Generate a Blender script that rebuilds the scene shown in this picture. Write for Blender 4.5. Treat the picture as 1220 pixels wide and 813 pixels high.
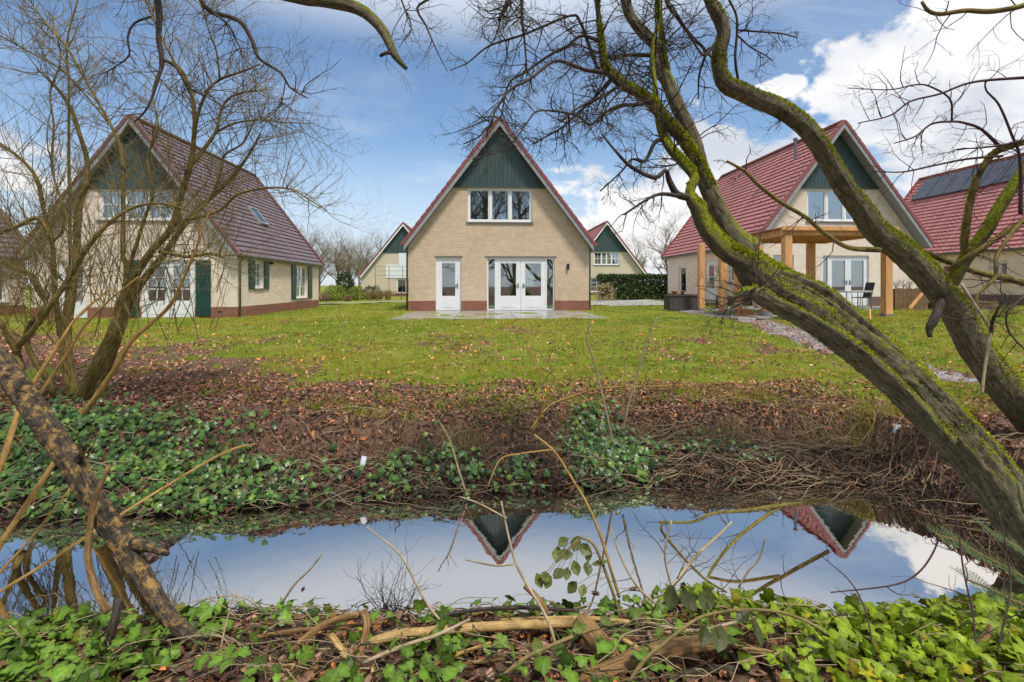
import bpy, math, random
import numpy as np
from mathutils import Vector, Matrix

# ------------------------------------------------------------------ clear
for o in list(bpy.data.objects):
    bpy.data.objects.remove(o, do_unlink=True)
scene = bpy.context.scene
COL = scene.collection
R = math.radians

# ------------------------------------------------------------------ camera
FPX, CX, HY, CAMZ = 600.0, 610.0, 340.0, 1.11      # focal length in photo pixels, centre column, horizon row, eye height
cam_d = bpy.data.cameras.new('camera')
cam = bpy.data.objects.new('camera', cam_d); COL.objects.link(cam)
cam.location = (0, 0, CAMZ)
cam.rotation_euler = (R(90), 0, 0)
cam_d.sensor_fit = 'HORIZONTAL'
cam_d.sensor_width = 36.0
cam_d.lens = 36.0 * FPX / 1220.0
cam_d.shift_y = (HY - 406.5) / 1220.0
cam_d.clip_start = 0.05
cam_d.clip_end = 3000
scene.camera = cam

# ------------------------------------------------------------------ sun, sky, exposure
SUN_POS = Vector((0.34, -0.42, 1.0)).normalized()
SUN_EL = math.asin(SUN_POS.z); SUN_AZ = math.atan2(SUN_POS.x, SUN_POS.y)
sun_d = bpy.data.lights.new('sun', 'SUN')
sun_d.energy = 1.5
sun_d.angle = R(10)
sun_d.color = (1.0, 0.955, 0.89)
sun = bpy.data.objects.new('sun', sun_d); COL.objects.link(sun)
sun.rotation_euler = SUN_POS.to_track_quat('Z', 'Y').to_euler()
sun.location = (6, -10, 14)

scene.view_settings.view_transform = 'Standard'
scene.view_settings.look = 'None'
scene.view_settings.gamma = 1.0
scene.view_settings.exposure = 1.35
scene.view_settings.use_curve_mapping = False

world = bpy.data.worlds.new('World'); scene.world = world
world.use_nodes = True
wn, wl = world.node_tree.nodes, world.node_tree.links
wn.clear()
def wnode(t, **kw):
    n = wn.new(t)
    for k, v in kw.items(): setattr(n, k, v)
    return n
def wmath(op, a, b=None, c=None, clamp=False):
    n = wnode('ShaderNodeMath', operation=op); n.use_clamp = clamp
    for i, v in enumerate((a, b, c)):
        if v is None: continue
        if isinstance(v, (int, float)): n.inputs[i].default_value = v
        else: wl.new(v, n.inputs[i])
    return n.outputs[0]
def wmap(v, a, b, c=0.0, d=1.0, smooth=True):
    n = wnode('ShaderNodeMapRange'); n.interpolation_type = 'SMOOTHSTEP' if smooth else 'LINEAR'
    wl.new(v, n.inputs[0])
    for i, q in enumerate((a, b, c, d)): n.inputs[i+1].default_value = q
    return n.outputs[0]
sky = wnode('ShaderNodeTexSky', sky_type='NISHITA', sun_disc=False)
sky.sun_elevation = SUN_EL; sky.sun_rotation = SUN_AZ
sky.air_density = 1.0; sky.dust_density = 0.6; sky.ozone_density = 1.6
SKY_STRENGTH = 0.063
CLOUD = 6.3                                     # cloud radiance before the background strength
tc = wnode('ShaderNodeTexCoord')
nrm = wnode('ShaderNodeVectorMath', operation='NORMALIZE'); wl.new(tc.outputs['Generated'], nrm.inputs[0])
DIR = nrm.outputs[0]
sep = wnode('ShaderNodeSeparateXYZ'); wl.new(DIR, sep.inputs[0])
def wnoise(scale, detail, rough, dist=0.0, off=(0, 0, 0), sc=(1, 1, 1)):
    m = wnode('ShaderNodeMapping'); m.inputs['Location'].default_value = off; m.inputs['Scale'].default_value = sc
    wl.new(DIR, m.inputs['Vector'])
    n = wnode('ShaderNodeTexNoise'); wl.new(m.outputs[0], n.inputs['Vector'])
    n.inputs['Scale'].default_value = scale; n.inputs['Detail'].default_value = detail
    n.inputs['Roughness'].default_value = rough; n.inputs['Distortion'].default_value = dist
    return n.outputs['Fac']
def blob(px, py, rx, ry):
    c = Vector(((px-CX)/FPX, 1.0, (HY-py)/FPX)); k = c.length; c.normalize()
    s = wnode('ShaderNodeVectorMath', operation='SUBTRACT'); wl.new(DIR, s.inputs[0]); s.inputs[1].default_value = c
    m = wnode('ShaderNodeVectorMath', operation='MULTIPLY'); wl.new(s.outputs[0], m.inputs[0])
    m.inputs[1].default_value = (FPX*k/rx, FPX*k/rx, FPX*k/ry)
    l = wnode('ShaderNodeVectorMath', operation='LENGTH'); wl.new(m.outputs[0], l.inputs[0])
    return wmath('SUBTRACT', 1.0, l.outputs['Value'])
# heaped clouds: a few big banks, their edges broken up by noise
acc = None
for b in [(1125, 85, 150, 85), (1250, 120, 200, 130), (1050, 100, 90, 45), (1200, 20, 130, 60), (1150, 190, 75, 38),
          (880, 208, 125, 72), (800, 255, 175, 66), (945, 190, 70, 45), (933, 103, 30, 13), (730, 288, 150, 52),
          (1500, 160, 300, 120), (-260, 150, 260, 90)]:
    v = blob(*b)
    acc = v if acc is None else wmath('MAXIMUM', acc, v)
acc = wmath('MAXIMUM', acc, -1.2)
n_fine = wnoise(9.0, 9.0, 0.58, 0.25, (0.3, 0.1, 0.7), (1, 1, 1.5))
n_big = wnoise(2.6, 5.0, 0.5, 0.1, (1.7, 0.4, 0.2), (1, 1, 2.0))
dens = wmath('ADD', acc, wmath('MULTIPLY', wmath('SUBTRACT', n_fine, 0.5), 2.3))
heap = wmap(dens, 0.02, 0.26)
# thin veil that goes on over the whole sky, thicker towards the horizon and overhead
n_veil = wnoise(2.2, 6.0, 0.62, 0.5, (2.1, 5.3, 1.1), (1, 1, 3.2))
veil = wmap(n_veil, 0.42, 0.86, 0.0, 0.6)
low = wmap(sep.outputs['Z'], 0.03, 0.30, 0.80, 0.0)
high = wmap(sep.outputs['Z'], 0.40, 0.505, 0.0, 0.92)
veil = wmath('MAXIMUM', veil, wmath('MULTIPLY', low, wmap(n_veil, 0.25, 0.55, 0.75, 1.0)))
veil = wmath('MAXIMUM', veil, high)
shade = wnode('ShaderNodeMix', data_type='RGBA')
wl.new(wmap(wmath('ADD', n_big, wmath('MULTIPLY', wmath('SUBTRACT', n_fine, 0.5), 0.5)), 0.36, 0.58), shade.inputs[0])
shade.inputs[6].default_value = (CLOUD*0.66, CLOUD*0.71, CLOUD*0.80, 1); shade.inputs[7].default_value = (CLOUD, CLOUD, CLOUD*1.01, 1)
tintn = wnode('ShaderNodeMix', data_type='RGBA', blend_type='MULTIPLY'); tintn.inputs[0].default_value = 1.0
wl.new(sky.outputs[0], tintn.inputs[6]); tintn.inputs[7].default_value = (0.86, 0.95, 1.0, 1)
mixv = wnode('ShaderNodeMix', data_type='RGBA'); wl.new(veil, mixv.inputs[0]); wl.new(tintn.outputs[2], mixv.inputs[6])
mixv.inputs[7].default_value = (CLOUD*0.72, CLOUD*0.79, CLOUD*0.90, 1)
mixc = wnode('ShaderNodeMix', data_type='RGBA'); wl.new(heap, mixc.inputs[0]); wl.new(mixv.outputs[2], mixc.inputs[6]); wl.new(shade.outputs[2], mixc.inputs[7])
bg = wnode('ShaderNodeBackground'); bg.inputs['Strength'].default_value = SKY_STRENGTH
wl.new(mixc.outputs[2], bg.inputs['Color'])
wo = wnode('ShaderNodeOutputWorld'); wl.new(bg.outputs[0], wo.inputs['Surface'])

# ------------------------------------------------------------------ helpers
rng = np.random.default_rng(7)
def P(px, py, Y):
    """photo pixel + distance in metres -> point in the place"""
    return ((px-CX)/FPX*Y, Y, CAMZ-(py-HY)/FPX*Y)
def tag(o, label=None, cat=None, group=None, kind=None):
    if label: o['label'] = label
    if cat: o['category'] = cat
    if group: o['group'] = group
    if kind: o['kind'] = kind
    return o
def empty(name, loc=(0, 0, 0), rz=0.0):
    o = bpy.data.objects.new(name, None); COL.objects.link(o)
    o.location = loc; o.rotation_euler = (0, 0, rz); o.empty_display_size = 0.2
    return o
def link(name, me, parent=None, material=None):
    o = bpy.data.objects.new(name, me); COL.objects.link(o)
    if parent is not None: o.parent = parent
    if material is not None and not me.materials: me.materials.append(material)
    return o
def copy_tree(o, parent=None):
    c = o.copy(); COL.objects.link(c); c.parent = parent
    for ch in list(o.children): copy_tree(ch, c)
    return c
class MB:
    """collects vertices and faces, builds ONE mesh"""
    def __init__(s): s.V = []; s.F = {3: [], 4: []}; s.n = 0; s.C = []; s.hasc = False
    def add(s, V, F3=None, F4=None, col=None):
        V = np.asarray(V, float).reshape(-1, 3)
        if F3 is not None and len(F3): s.F[3].append(np.asarray(F3, np.int64).reshape(-1, 3)+s.n)
        if F4 is not None and len(F4): s.F[4].append(np.asarray(F4, np.int64).reshape(-1, 4)+s.n)
        s.V.append(V); s.n += len(V)
        if col is not None:
            s.hasc = True
            c = np.asarray(col, float)
            s.C.append(np.broadcast_to(c, (len(V), 3)) if c.ndim == 1 else c)
        else: s.C.append(np.ones((len(V), 3)))
        return s
    def box(s, x0, x1, y0, y1, z0, z1):
        x0, x1 = min(x0, x1), max(x0, x1); y0, y1 = min(y0, y1), max(y0, y1); z0, z1 = min(z0, z1), max(z0, z1)
        V = [(x0, y0, z0), (x1, y0, z0), (x1, y1, z0), (x0, y1, z0), (x0, y0, z1), (x1, y0, z1), (x1, y1, z1), (x0, y1, z1)]
        return s.add(V, None, [(0, 3, 2, 1), (4, 5, 6, 7), (0, 1, 5, 4), (1, 2, 6, 5), (2, 3, 7, 6), (3, 0, 4, 7)])
    def bar(s, a, b, w, h, up=(0, 0, 1)):
        a = Vector(a); b = Vector(b); d = (b-a).normalized(); u = Vector(up)
        r = d.cross(u); r = r.normalized() if r.length > 1e-5 else Vector((1, 0, 0)); u = r.cross(d)
        V = []
        for p in (a, b):
            for (i, j) in ((-1, -1), (1, -1), (1, 1), (-1, 1)): V.append(p+r*(i*w/2)+u*(j*h/2))
        return s.add(V, None, [(0, 3, 2, 1), (4, 5, 6, 7), (0, 1, 5, 4), (1, 2, 6, 5), (2, 3, 7, 6), (3, 0, 4, 7)])
    def tube(s, pts, rad, k=6, bark=0.0, seed=0, col=None, cap=True):
        p = np.asarray(pts, float); n = len(p); r = np.broadcast_to(np.asarray(rad, float), (n,))
        t = np.gradient(p, axis=0); t /= np.linalg.norm(t, axis=1)[:, None]+1e-9
        a = np.array([0.31, 0.22, 0.93]) if abs(t[0][2]) < 0.9 else np.array([1.0, 0.1, 0])
        u = np.empty((n, 3)); c = a-t[0]*np.dot(a, t[0]); u[0] = c/np.linalg.norm(c)
        for i in range(1, n):
            c = u[i-1]-t[i]*np.dot(u[i-1], t[i]); u[i] = c/(np.linalg.norm(c)+1e-9)
        w = np.cross(t, u)
        ang = np.arange(k)*2*np.pi/k
        rr = np.repeat(r[:, None], k, 1)
        if bark > 0:
            g = np.random.default_rng(seed); L = np.concatenate([[0], np.cumsum(np.linalg.norm(np.diff(p, axis=0), axis=1))])
            m = np.zeros((n, k))
            for q, am in ((2, .7), (3, .8), (5, .6), (8, .45), (13, .3)):
                ph = g.uniform(0, 6.3); tw = g.uniform(-1.6, 1.6); wv = g.uniform(.6, 1.4)
                m += am*np.sin(q*ang[None]+ph+tw*L[:, None]*1.6+.8*np.sin(L[:, None]*wv*4+ph))
            m += g.normal(0, .35, (n, k))
            rr = rr*(1+bark*(m-.9))
            if col is None:        # coordinates along and round the stem, for furrows in the bark
                fc = np.stack([np.cos(ang)[None]*r[:, None]*np.ones((n, k)), np.sin(ang)[None]*r[:, None]*np.ones((n, k)), np.repeat(L[:, None]*.16, k, 1)], -1).reshape(-1, 3)
                col = np.vstack([fc, fc[:1], fc[-1:]]) if cap else fc
        V = p[:, None]+rr[..., None]*(np.cos(ang)[None, :, None]*u[:, None]+np.sin(ang)[None, :, None]*w[:, None])
        V = V.reshape(-1, 3)
        i = np.arange(n-1)[:, None]*k; j = np.arange(k)[None]; j2 = (j+1) % k
        F = np.stack([i+j, i+j2, i+k+j2, i+k+j], -1).reshape(-1, 4)
        F3 = None
        if cap:
            V = np.vstack([V, p[0], p[-1]]); b = n*k
            jj = np.arange(k); j3 = (jj+1) % k
            F3 = np.vstack([np.stack([np.full(k, b), j3, jj], 1), np.stack([np.full(k, b+1), (n-1)*k+jj, (n-1)*k+j3], 1)])
        return s.add(V, F3, F, col)
    def tris(s): return sum(len(f) for f in s.F[3])+2*sum(len(f) for f in s.F[4])
    def mesh(s, name, smooth=False):
        me = bpy.data.meshes.new(name)
        V = np.vstack(s.V); f3 = np.vstack(s.F[3]) if s.F[3] else np.zeros((0, 3), int); f4 = np.vstack(s.F[4]) if s.F[4] else np.zeros((0, 4), int)
        me.vertices.add(len(V)); me.vertices.foreach_set('co', V.astype(np.float32).ravel())
        nl = f3.size+f4.size
        me.loops.add(nl); me.loops.foreach_set('vertex_index', np.concatenate([f3.ravel(), f4.ravel()]).astype(np.int32))
        me.polygons.add(len(f3)+len(f4))
        st = np.concatenate([np.arange(len(f3))*3, f3.size+np.arange(len(f4))*4]).astype(np.int32)
        me.polygons.foreach_set('loop_start', st)
        me.polygons.foreach_set('use_smooth', np.full(len(st), smooth, dtype=bool))
        if s.hasc:
            C = np.vstack(s.C); a = me.attributes.new('tint', 'FLOAT_COLOR', 'POINT')
            a.data.foreach_set('color', np.hstack([C, np.ones((len(C), 1))]).astype(np.float32).ravel())
        me.update(calc_edges=True); me.validate()
        return me
    def build(s, name, material, parent=None, smooth=False):
        me = s.mesh(name, smooth); me.materials.append(material)
        return link(name, me, parent)
def smooth_path(pts, step=0.05):
    """Catmull-Rom through rows (x, y, z, r)"""
    p = np.asarray(pts, float)
    if len(p) < 3:
        n = max(2, int(np.linalg.norm(p[-1, :3]-p[0, :3])/step)); t = np.linspace(0, 1, n+1)[:, None]; return p[0]*(1-t)+p[-1]*t
    q = np.vstack([2*p[0]-p[1], p, 2*p[-1]-p[-2]]); out = []
    for i in range(1, len(q)-2):
        a, b, c, d = q[i-1], q[i], q[i+1], q[i+2]
        n = max(2, int(np.linalg.norm(c[:3]-b[:3])/step)); t = (np.arange(n)/n)[:, None]
        out.append(.5*((2*b)+(c-a)*t+(2*a-5*b+4*c-d)*t**2+(-a+3*b-3*c+d)*t**3))
    out.append(q[-2][None]); o = np.vstack(out); o[:, 3] = np.maximum(o[:, 3], 0.0008)
    return o
def pix_path(rows, Y0, Y1=None, step=0.05, wob=0.0, g=None):
    """rows of (px, py, r_px [, Y]) -> smoothed (x,y,z,r) path in metres"""
    n = len(rows); out = []
    for i, r in enumerate(rows):
        Y = r[3] if len(r) > 3 else Y0+((Y1 if Y1 is not None else Y0)-Y0)*i/max(1, n-1)
        if wob and g is not None and 0 < i: Y += g.normal(0, wob)
        out.append((*P(r[0], r[1], Y), r[2]/FPX*Y))
    return smooth_path(out, step)
# value noise
def _h(i, j, s):
    n = (i*374761393+j*668265263+s*974634777) & 0xffffffff
    n = ((n ^ (n >> 13))*1274126177) & 0xffffffff
    return ((n ^ (n >> 16)) & 0xffff)/65535.0
def vnoise(x, y, s=0):
    x = np.asarray(x, float); y = np.asarray(y, float)
    i = np.floor(x).astype(np.int64); j = np.floor(y).astype(np.int64); fx = x-i; fy = y-j
    fx = fx*fx*(3-2*fx); fy = fy*fy*(3-2*fy)
    a = _h(i, j, s); b = _h(i+1, j, s); c = _h(i, j+1, s); d = _h(i+1, j+1, s)
    return (a*(1-fx)+b*fx)*(1-fy)+(c*(1-fx)+d*fx)*fy
def fbm(x, y, s=0, o=4):
    v = 0; a = .5; t = 0
    for k in range(o):
        v = v+a*vnoise(x*2**k, y*2**k, s+k*17); t += a; a *= .5
    return v/t
def sstep(x, a, b):
    t = np.clip((x-a)/(b-a), 0, 1); return t*t*(3-2*t)
# ------------------------------------------------------------------ materials
def new_mat(name):
    m = bpy.data.materials.new(name); m.use_nodes = True
    nt = m.node_tree; b = nt.nodes['Principled BSDF']
    return m, nt, b
def nd(nt, t, ins=None, **kw):
    n = nt.nodes.new(t)
    for k, v in kw.items(): setattr(n, k, v)
    for k, v in (ins or {}).items():
        if hasattr(v, 'is_output'): nt.links.new(v, n.inputs[k])
        else: n.inputs[k].default_value = v
    return n
def mixc_(nt, fac, a, b, blend='MIX'):
    n = nt.nodes.new('ShaderNodeMix'); n.data_type = 'RGBA'; n.blend_type = blend
    for i, v in ((0, fac), (6, a), (7, b)):
        if hasattr(v, 'is_output'): nt.links.new(v, n.inputs[i])
        else: n.inputs[i].default_value = (*v, 1) if isinstance(v, tuple) and len(v) == 3 else v
    return n.outputs[2]
def coords(nt, kind='Object', scale=(1, 1, 1)):
    t = nd(nt, 'ShaderNodeTexCoord'); m = nd(nt, 'ShaderNodeMapping', {'Scale': scale}); nt.links.new(t.outputs[kind], m.inputs['Vector'])
    return m.outputs[0]
def noise(nt, vec, scale, detail=4, rough=.55, dist=0):
    return nd(nt, 'ShaderNodeTexNoise', {'Vector': vec, 'Scale': scale, 'Detail': detail, 'Roughness': rough, 'Distortion': dist}).outputs['Fac']
def ramp(nt, fac, lo, hi):
    n = nd(nt, 'ShaderNodeMapRange', {0: fac, 1: lo, 2: hi, 3: 0.0, 4: 1.0}); n.interpolation_type = 'SMOOTHSTEP'
    return n.outputs[0]
def bump(nt, b, h, strength=.3, dist=.01):
    n = nd(nt, 'ShaderNodeBump', {'Strength': strength, 'Distance': dist, 'Height': h}); nt.links.new(n.outputs[0], b.inputs['Normal'])
def simple(name, c, rough=.6, var=.18, scale=6.0, c2=None, bmp=0.0, sc=(1, 1, 1), spec=.5, tint=False, metallic=0.0, coord='Object', bscale=None):
    m, nt, b = new_mat(name); v = coords(nt, coord, sc)
    f0 = noise(nt, v, scale, 5, .6); f1 = noise(nt, v, scale*.17, 4, .6)
    f = nd(nt, 'ShaderNodeMath', {0: f0, 1: .6, 2: nd(nt, 'ShaderNodeMath', {0: f1, 1: .4}, operation='MULTIPLY').outputs[0]}, operation='MULTIPLY_ADD').outputs[0]
    a = tuple(x*(1-var) for x in c); h = c2 if c2 else tuple(min(1, x*(1+var)) for x in c)
    col = mixc_(nt, ramp(nt, f, .36, .64), a, h)
    if tint:
        at = nd(nt, 'ShaderNodeAttribute', attribute_name='tint'); col = mixc_(nt, 1.0, col, at.outputs['Color'], 'MULTIPLY')
    nt.links.new(col, b.inputs['Base Color'])
    b.inputs['Roughness'].default_value = rough; b.inputs['Specular IOR Level'].default_value = spec; b.inputs['Metallic'].default_value = metallic
    if bmp: bump(nt, b, noise(nt, v, bscale or scale*4, 5, .6), bmp, .01)
    return m
def brick(name, c1, c2, mortar, dirt=.12):
    m, nt, b = new_mat(name)
    t = nd(nt, 'ShaderNodeTexCoord'); s = nd(nt, 'ShaderNodeSeparateXYZ'); nt.links.new(t.outputs['Object'], s.inputs[0])
    a = nd(nt, 'ShaderNodeMath', {0: s.outputs[0], 1: s.outputs[1]}, operation='ADD')
    cb = nd(nt, 'ShaderNodeCombineXYZ', {0: a.outputs[0], 1: s.outputs[2]})
    br = nd(nt, 'ShaderNodeTexBrick', {'Vector': cb.outputs[0], 'Color1': (*c1, 1), 'Color2': (*c2, 1), 'Mortar': (*mortar, 1), 'Scale': 1.0,
            'Mortar Size': .009, 'Mortar Smooth': .2, 'Bias': 0.0, 'Brick Width': .22, 'Row Height': .0667})
    f = noise(nt, t.outputs['Object'], .7, 6, .65)
    col = mixc_(nt, ramp(nt, f, .45, .85), br.outputs['Color'], tuple(x*.86 for x in c1))
    f2 = noise(nt, t.outputs['Object'], 3.0, 3, .5)
    col = mixc_(nt, nd(nt, 'ShaderNodeMath', {0: ramp(nt, f2, .45, .8), 1: .35}, operation='MULTIPLY').outputs[0], col, tuple(min(1, x*1.25) for x in c2))
    nt.links.new(col, b.inputs['Base Color']); b.inputs['Roughness'].default_value = .85; b.inputs['Specular IOR Level'].default_value = .2
    bump(nt, b, br.outputs['Fac'], -.5, .008)
    return m
def bark(name, dark, light, moss=None, moss_lo=.15, moss_hi=.6, lichen=None, stretch=(9, 9, 9), bmp=.7, rough=.85):
    m, nt, b = new_mat(name); v = coords(nt, 'Object')
    fa = nd(nt, 'ShaderNodeAttribute', attribute_name='tint'); fur = noise(nt, fa.outputs['Vector'], 48, 8, .72, .5)
    f = noise(nt, v, 26, 8, .7, .6); f2 = noise(nt, v, 5, 4, .6)
    hgt = nd(nt, 'ShaderNodeMath', {0: fur, 1: .75, 2: nd(nt, 'ShaderNodeMath', {0: f, 1: .3}, operation='MULTIPLY').outputs[0]}, operation='MULTIPLY_ADD').outputs[0]
    col = mixc_(nt, ramp(nt, hgt, .36, .68), tuple(x*.6 for x in dark), light)
    col = mixc_(nt, ramp(nt, f2, .5, .8), col, tuple(x*.45 for x in dark))
    if lichen:
        f3 = noise(nt, v, 16, 8, .75, .4)
        col = mixc_(nt, nd(nt, 'ShaderNodeMath', {0: ramp(nt, f3, .47, .63), 1: .85}, operation='MULTIPLY').outputs[0], col, lichen)
    if moss:
        g = nd(nt, 'ShaderNodeNewGeometry'); s = nd(nt, 'ShaderNodeSeparateXYZ'); nt.links.new(g.outputs['Normal'], s.inputs[0])
        mm = nd(nt, 'ShaderNodeMath', {0: noise(nt, v, 7, 5, .65), 1: 1.5, 2: -.75}, operation='MULTIPLY_ADD')
        ad = nd(nt, 'ShaderNodeMath', {0: s.outputs[2], 1: mm.outputs[0]}, operation='ADD')
        mc = mixc_(nt, ramp(nt, noise(nt, v, 45, 4, .6), .35, .65), tuple(x*.5 for x in moss), moss)
        col = mixc_(nt, ramp(nt, ad.outputs[0], moss_lo, moss_hi), col, mc)
    nt.links.new(col, b.inputs['Base Color']); b.inputs['Roughness'].default_value = rough; b.inputs['Specular IOR Level'].default_value = .25
    bump(nt, b, hgt, min(1, bmp*1.1), .035)
    return m
def leafmat(name, c, rough=.45, trans=.25, spec=.4):
    """leaf colour times the per-leaf tint, a little light through the blade"""
    m, nt, b = new_mat(name)
    at = nd(nt, 'ShaderNodeAttribute', attribute_name='tint')
    v = coords(nt, 'Object'); f = noise(nt, v, 60, 3, .6)
    col = mixc_(nt, 1.0, mixc_(nt, ramp(nt, f, .3, .7), tuple(x*.75 for x in c), tuple(x*1.2 for x in c)), at.outputs['Color'], 'MULTIPLY')
    nt.links.new(col, b.inputs['Base Color']); b.inputs['Roughness'].default_value = rough; b.inputs['Specular IOR Level'].default_value = spec
    if trans:
        tr = nd(nt, 'ShaderNodeBsdfTranslucent'); nt.links.new(col, tr.inputs['Color'])
        mx = nd(nt, 'ShaderNodeMixShader', {0: trans, 1: b.outputs[0], 2: tr.outputs[0]})
        nt.links.new(mx.outputs[0], nt.nodes['Material Output'].inputs['Surface'])
    return m
M = {}
M['brick'] = brick('cream brick', (.545, .39, .25), (.65, .49, .34), (.60, .49, .37))
M['brick_left'] = brick('pale brick', (.76, .61, .47), (.82, .70, .56), (.74, .64, .53))
M['brick_far'] = brick('pale render brick', (.60, .50, .35), (.66, .56, .42), (.6, .52, .4))
M['plinth'] = brick('red brick plinth', (.24, .085, .055), (.30, .12, .08), (.24, .15, .11))
M['plinth_grey'] = brick('brown brick plinth', (.17, .10, .085), (.2, .13, .11), (.2, .16, .14))
M['tile_red'] = simple('red roof tile', (.41, .16, .145), .6, .32, 7.0, bmp=.15)
M['tile_brown'] = simple('weathered purple brown roof tile', (.145, .105, .118), .65, .32, 7.0, bmp=.15)
M['verge'] = simple('red verge tile', (.27, .075, .068), .5, .25, 4.0)
M['verge_brown'] = simple('brown verge tile', (.17, .08, .075), .5, .25, 4.0)
M['board_green'] = simple('grey green board paint', (.042, .075, .070), .5, .12, 8.0, sc=(1, 1, .15))
M['shutter'] = simple('dark green shutter paint', (.012, .05, .038), .4, .15, 5.0)
M['white'] = simple('white window paint', (.80, .80, .78), .35, .04, 3.0)
M['barge'] = simple('grey barge board paint', (.29, .29, .285), .5, .1, 4.0)
M['grey_metal'] = simple('zinc grey metal', (.20, .21, .22), .4, .15, 6.0, metallic=.6)
M['black'] = simple('black metal', (.02, .02, .02), .45, .2, 8.0)
M['sill'] = simple('grey stone sill', (.16, .15, .14), .6, .15, 8.0)
M['plaster'] = simple('white plaster', (.62, .60, .56), .8, .05, 2.0)
M['interior_floor'] = simple('brown wooden floor', (.22, .14, .08), .45, .2, 4.0)
M['curtain'] = simple('green curtain cloth', (.03, .13, .08), .8, .2, 6.0)
M['curtain_pale'] = simple('pale curtain cloth', (.55, .55, .52), .8, .1, 6.0)
M['larch'] = simple('fresh orange larch timber', (.70, .35, .13), .6, .2, 5.0, sc=(2, 2, .35), bmp=.1)
M['larch_dark'] = simple('larch roof boards', (.42, .19, .075), .65, .25, 6.0)
M['concrete'] = simple('grey concrete', (.22, .22, .21), .8, .18, 9.0, bmp=.2)
M['slab'] = simple('wet grey brown paving slab', (.34, .315, .275), .25, .22, 1.6, bmp=.05, coord='Object')
M['driveway'] = simple('pale grey clinker drive', (.36, .35, .33), .7, .15, 3.0)
M['mud'] = simple('pebbly mud path', (.20, .165, .145), .45, .45, 14.0, c2=(.34, .305, .295), bmp=.6)
M['solar'] = simple('blue black solar cell', (.025, .032, .055), .12, .2, 3.0, spec=.8)
M['rattan'] = simple('dark grey slatted wood', (.075, .065, .055), .7, .25, 8.0)
M['old_wood'] = simple('weathered brown plank', (.17, .095, .045), .8, .35, 9.0, sc=(1, 1, 4), bmp=.2)
M['orange_block'] = simple('orange timber offcut', (.50, .20, .08), .7, .25, 12.0)
M['bark_mossy'] = bark('grey brown bark with moss', (.05, .038, .023), (.34, .265, .165), (.26, .275, .015), .18, .60, (.10, .125, .045), bmp=1.0)
M['bark_moss_heavy'] = bark('bark thick with moss', (.08, .065, .04), (.22, .17, .10), (.34, .36, .015), -.40, .10, (.15, .17, .05), bmp=1.0)
M['bark_olive'] = bark('olive brown stem bark', (.095, .066, .02), (.34, .25, .075), (.22, .19, .025), .45, .95, None, bmp=.5)
M['bark_dark'] = bark('dark wet bark', (.035, .028, .022), (.13, .10, .075), None, bmp=.6)
M['bark_dead'] = bark('dead log with ochre patches', (.022, .017, .013), (.13, .10, .072), None, lichen=(.46, .28, .09), bmp=.9)
M['twig'] = bark('brown twig bark', (.065, .05, .038), (.13, .10, .07), None, bmp=.2)
M['twig_purple'] = bark('purple brown twig bark', (.07, .035, .04), (.14, .075, .08), None, bmp=.2)
M['twig_olive'] = bark('olive twig bark', (.15, .11, .04), (.34, .26, .10), None, bmp=.2)
M['cane_yellow'] = bark('yellow bare cane', (.34, .19, .05), (.50, .31, .10), None, bmp=.25)
M['log_yellow'] = bark('barkless ochre log', (.40, .235, .075), (.60, .40, .155), None, bmp=.3, rough=.55)
M['log_brown'] = bark('split brown wood', (.19, .095, .035), (.46, .27, .11), None, bmp=.7, rough=.6)
M['straw'] = bark('pale dry stalk', (.34, .25, .13), (.56, .44, .28), None, bmp=.2)
M['ivy_near'] = leafmat('fresh ivy leaf', (.16, .25, .022), .42, .3, .25)
M['ivy_far'] = leafmat('dark ivy leaf', (.075, .145, .03), .33, .15)
M['bramble'] = leafmat('bramble leaf', (.13, .15, .03), .5, .25)
M['litter'] = leafmat('fallen brown leaf', (.27, .15, .088), .6, .1, .3)
M['grass'] = leafmat('grass blade', (.30, .345, .02), .5, .3)
M['hedge'] = leafmat('hedge leaf', (.05, .085, .018), .6, .15)
M['shrub_leaf'] = leafmat('garden shrub leaf', (.20, .24, .03), .6, .2)
M['dry_grass'] = leafmat('dry bank grass', (.30, .215, .10), .8, .2)
M['plume'] = leafmat('dry ornamental grass', (.50, .38, .20), .8, .2)
M['needle'] = leafmat('yew needle', (.06, .13, .03), .5, .15)
M['moss'] = leafmat('moss cushion', (.40, .42, .025), .9, .15, .1)
M['far_bark'] = simple('far bare tree bark', (.20, .16, .095), .9, .2, 2.0)
M['plastic'] = simple('grey white plastic pipe', (.55, .57, .6), .4, .08, 8.0)
# glass: clear with a strong mirror image at this shallow light
g, nt, b = new_mat('window glass')
nt.nodes.remove(b)
fr = nd(nt, 'ShaderNodeFresnel', {'IOR': 1.5}); ad = nd(nt, 'ShaderNodeMath', {0: fr.outputs[0], 1: .9, 2: .24}, operation='MULTIPLY_ADD'); ad.use_clamp = True
tr = nd(nt, 'ShaderNodeBsdfTransparent', {'Color': (.80, .84, .82, 1)}); gl = nd(nt, 'ShaderNodeBsdfGlossy', {'Color': (.92, .95, .97, 1), 'Roughness': .015})
mx = nd(nt, 'ShaderNodeMixShader', {0: ad.outputs[0], 1: tr.outputs[0], 2: gl.outputs[0]}); nt.links.new(mx.outputs[0], nt.nodes['Material Output'].inputs['Surface'])
M['glass'] = g
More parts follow.
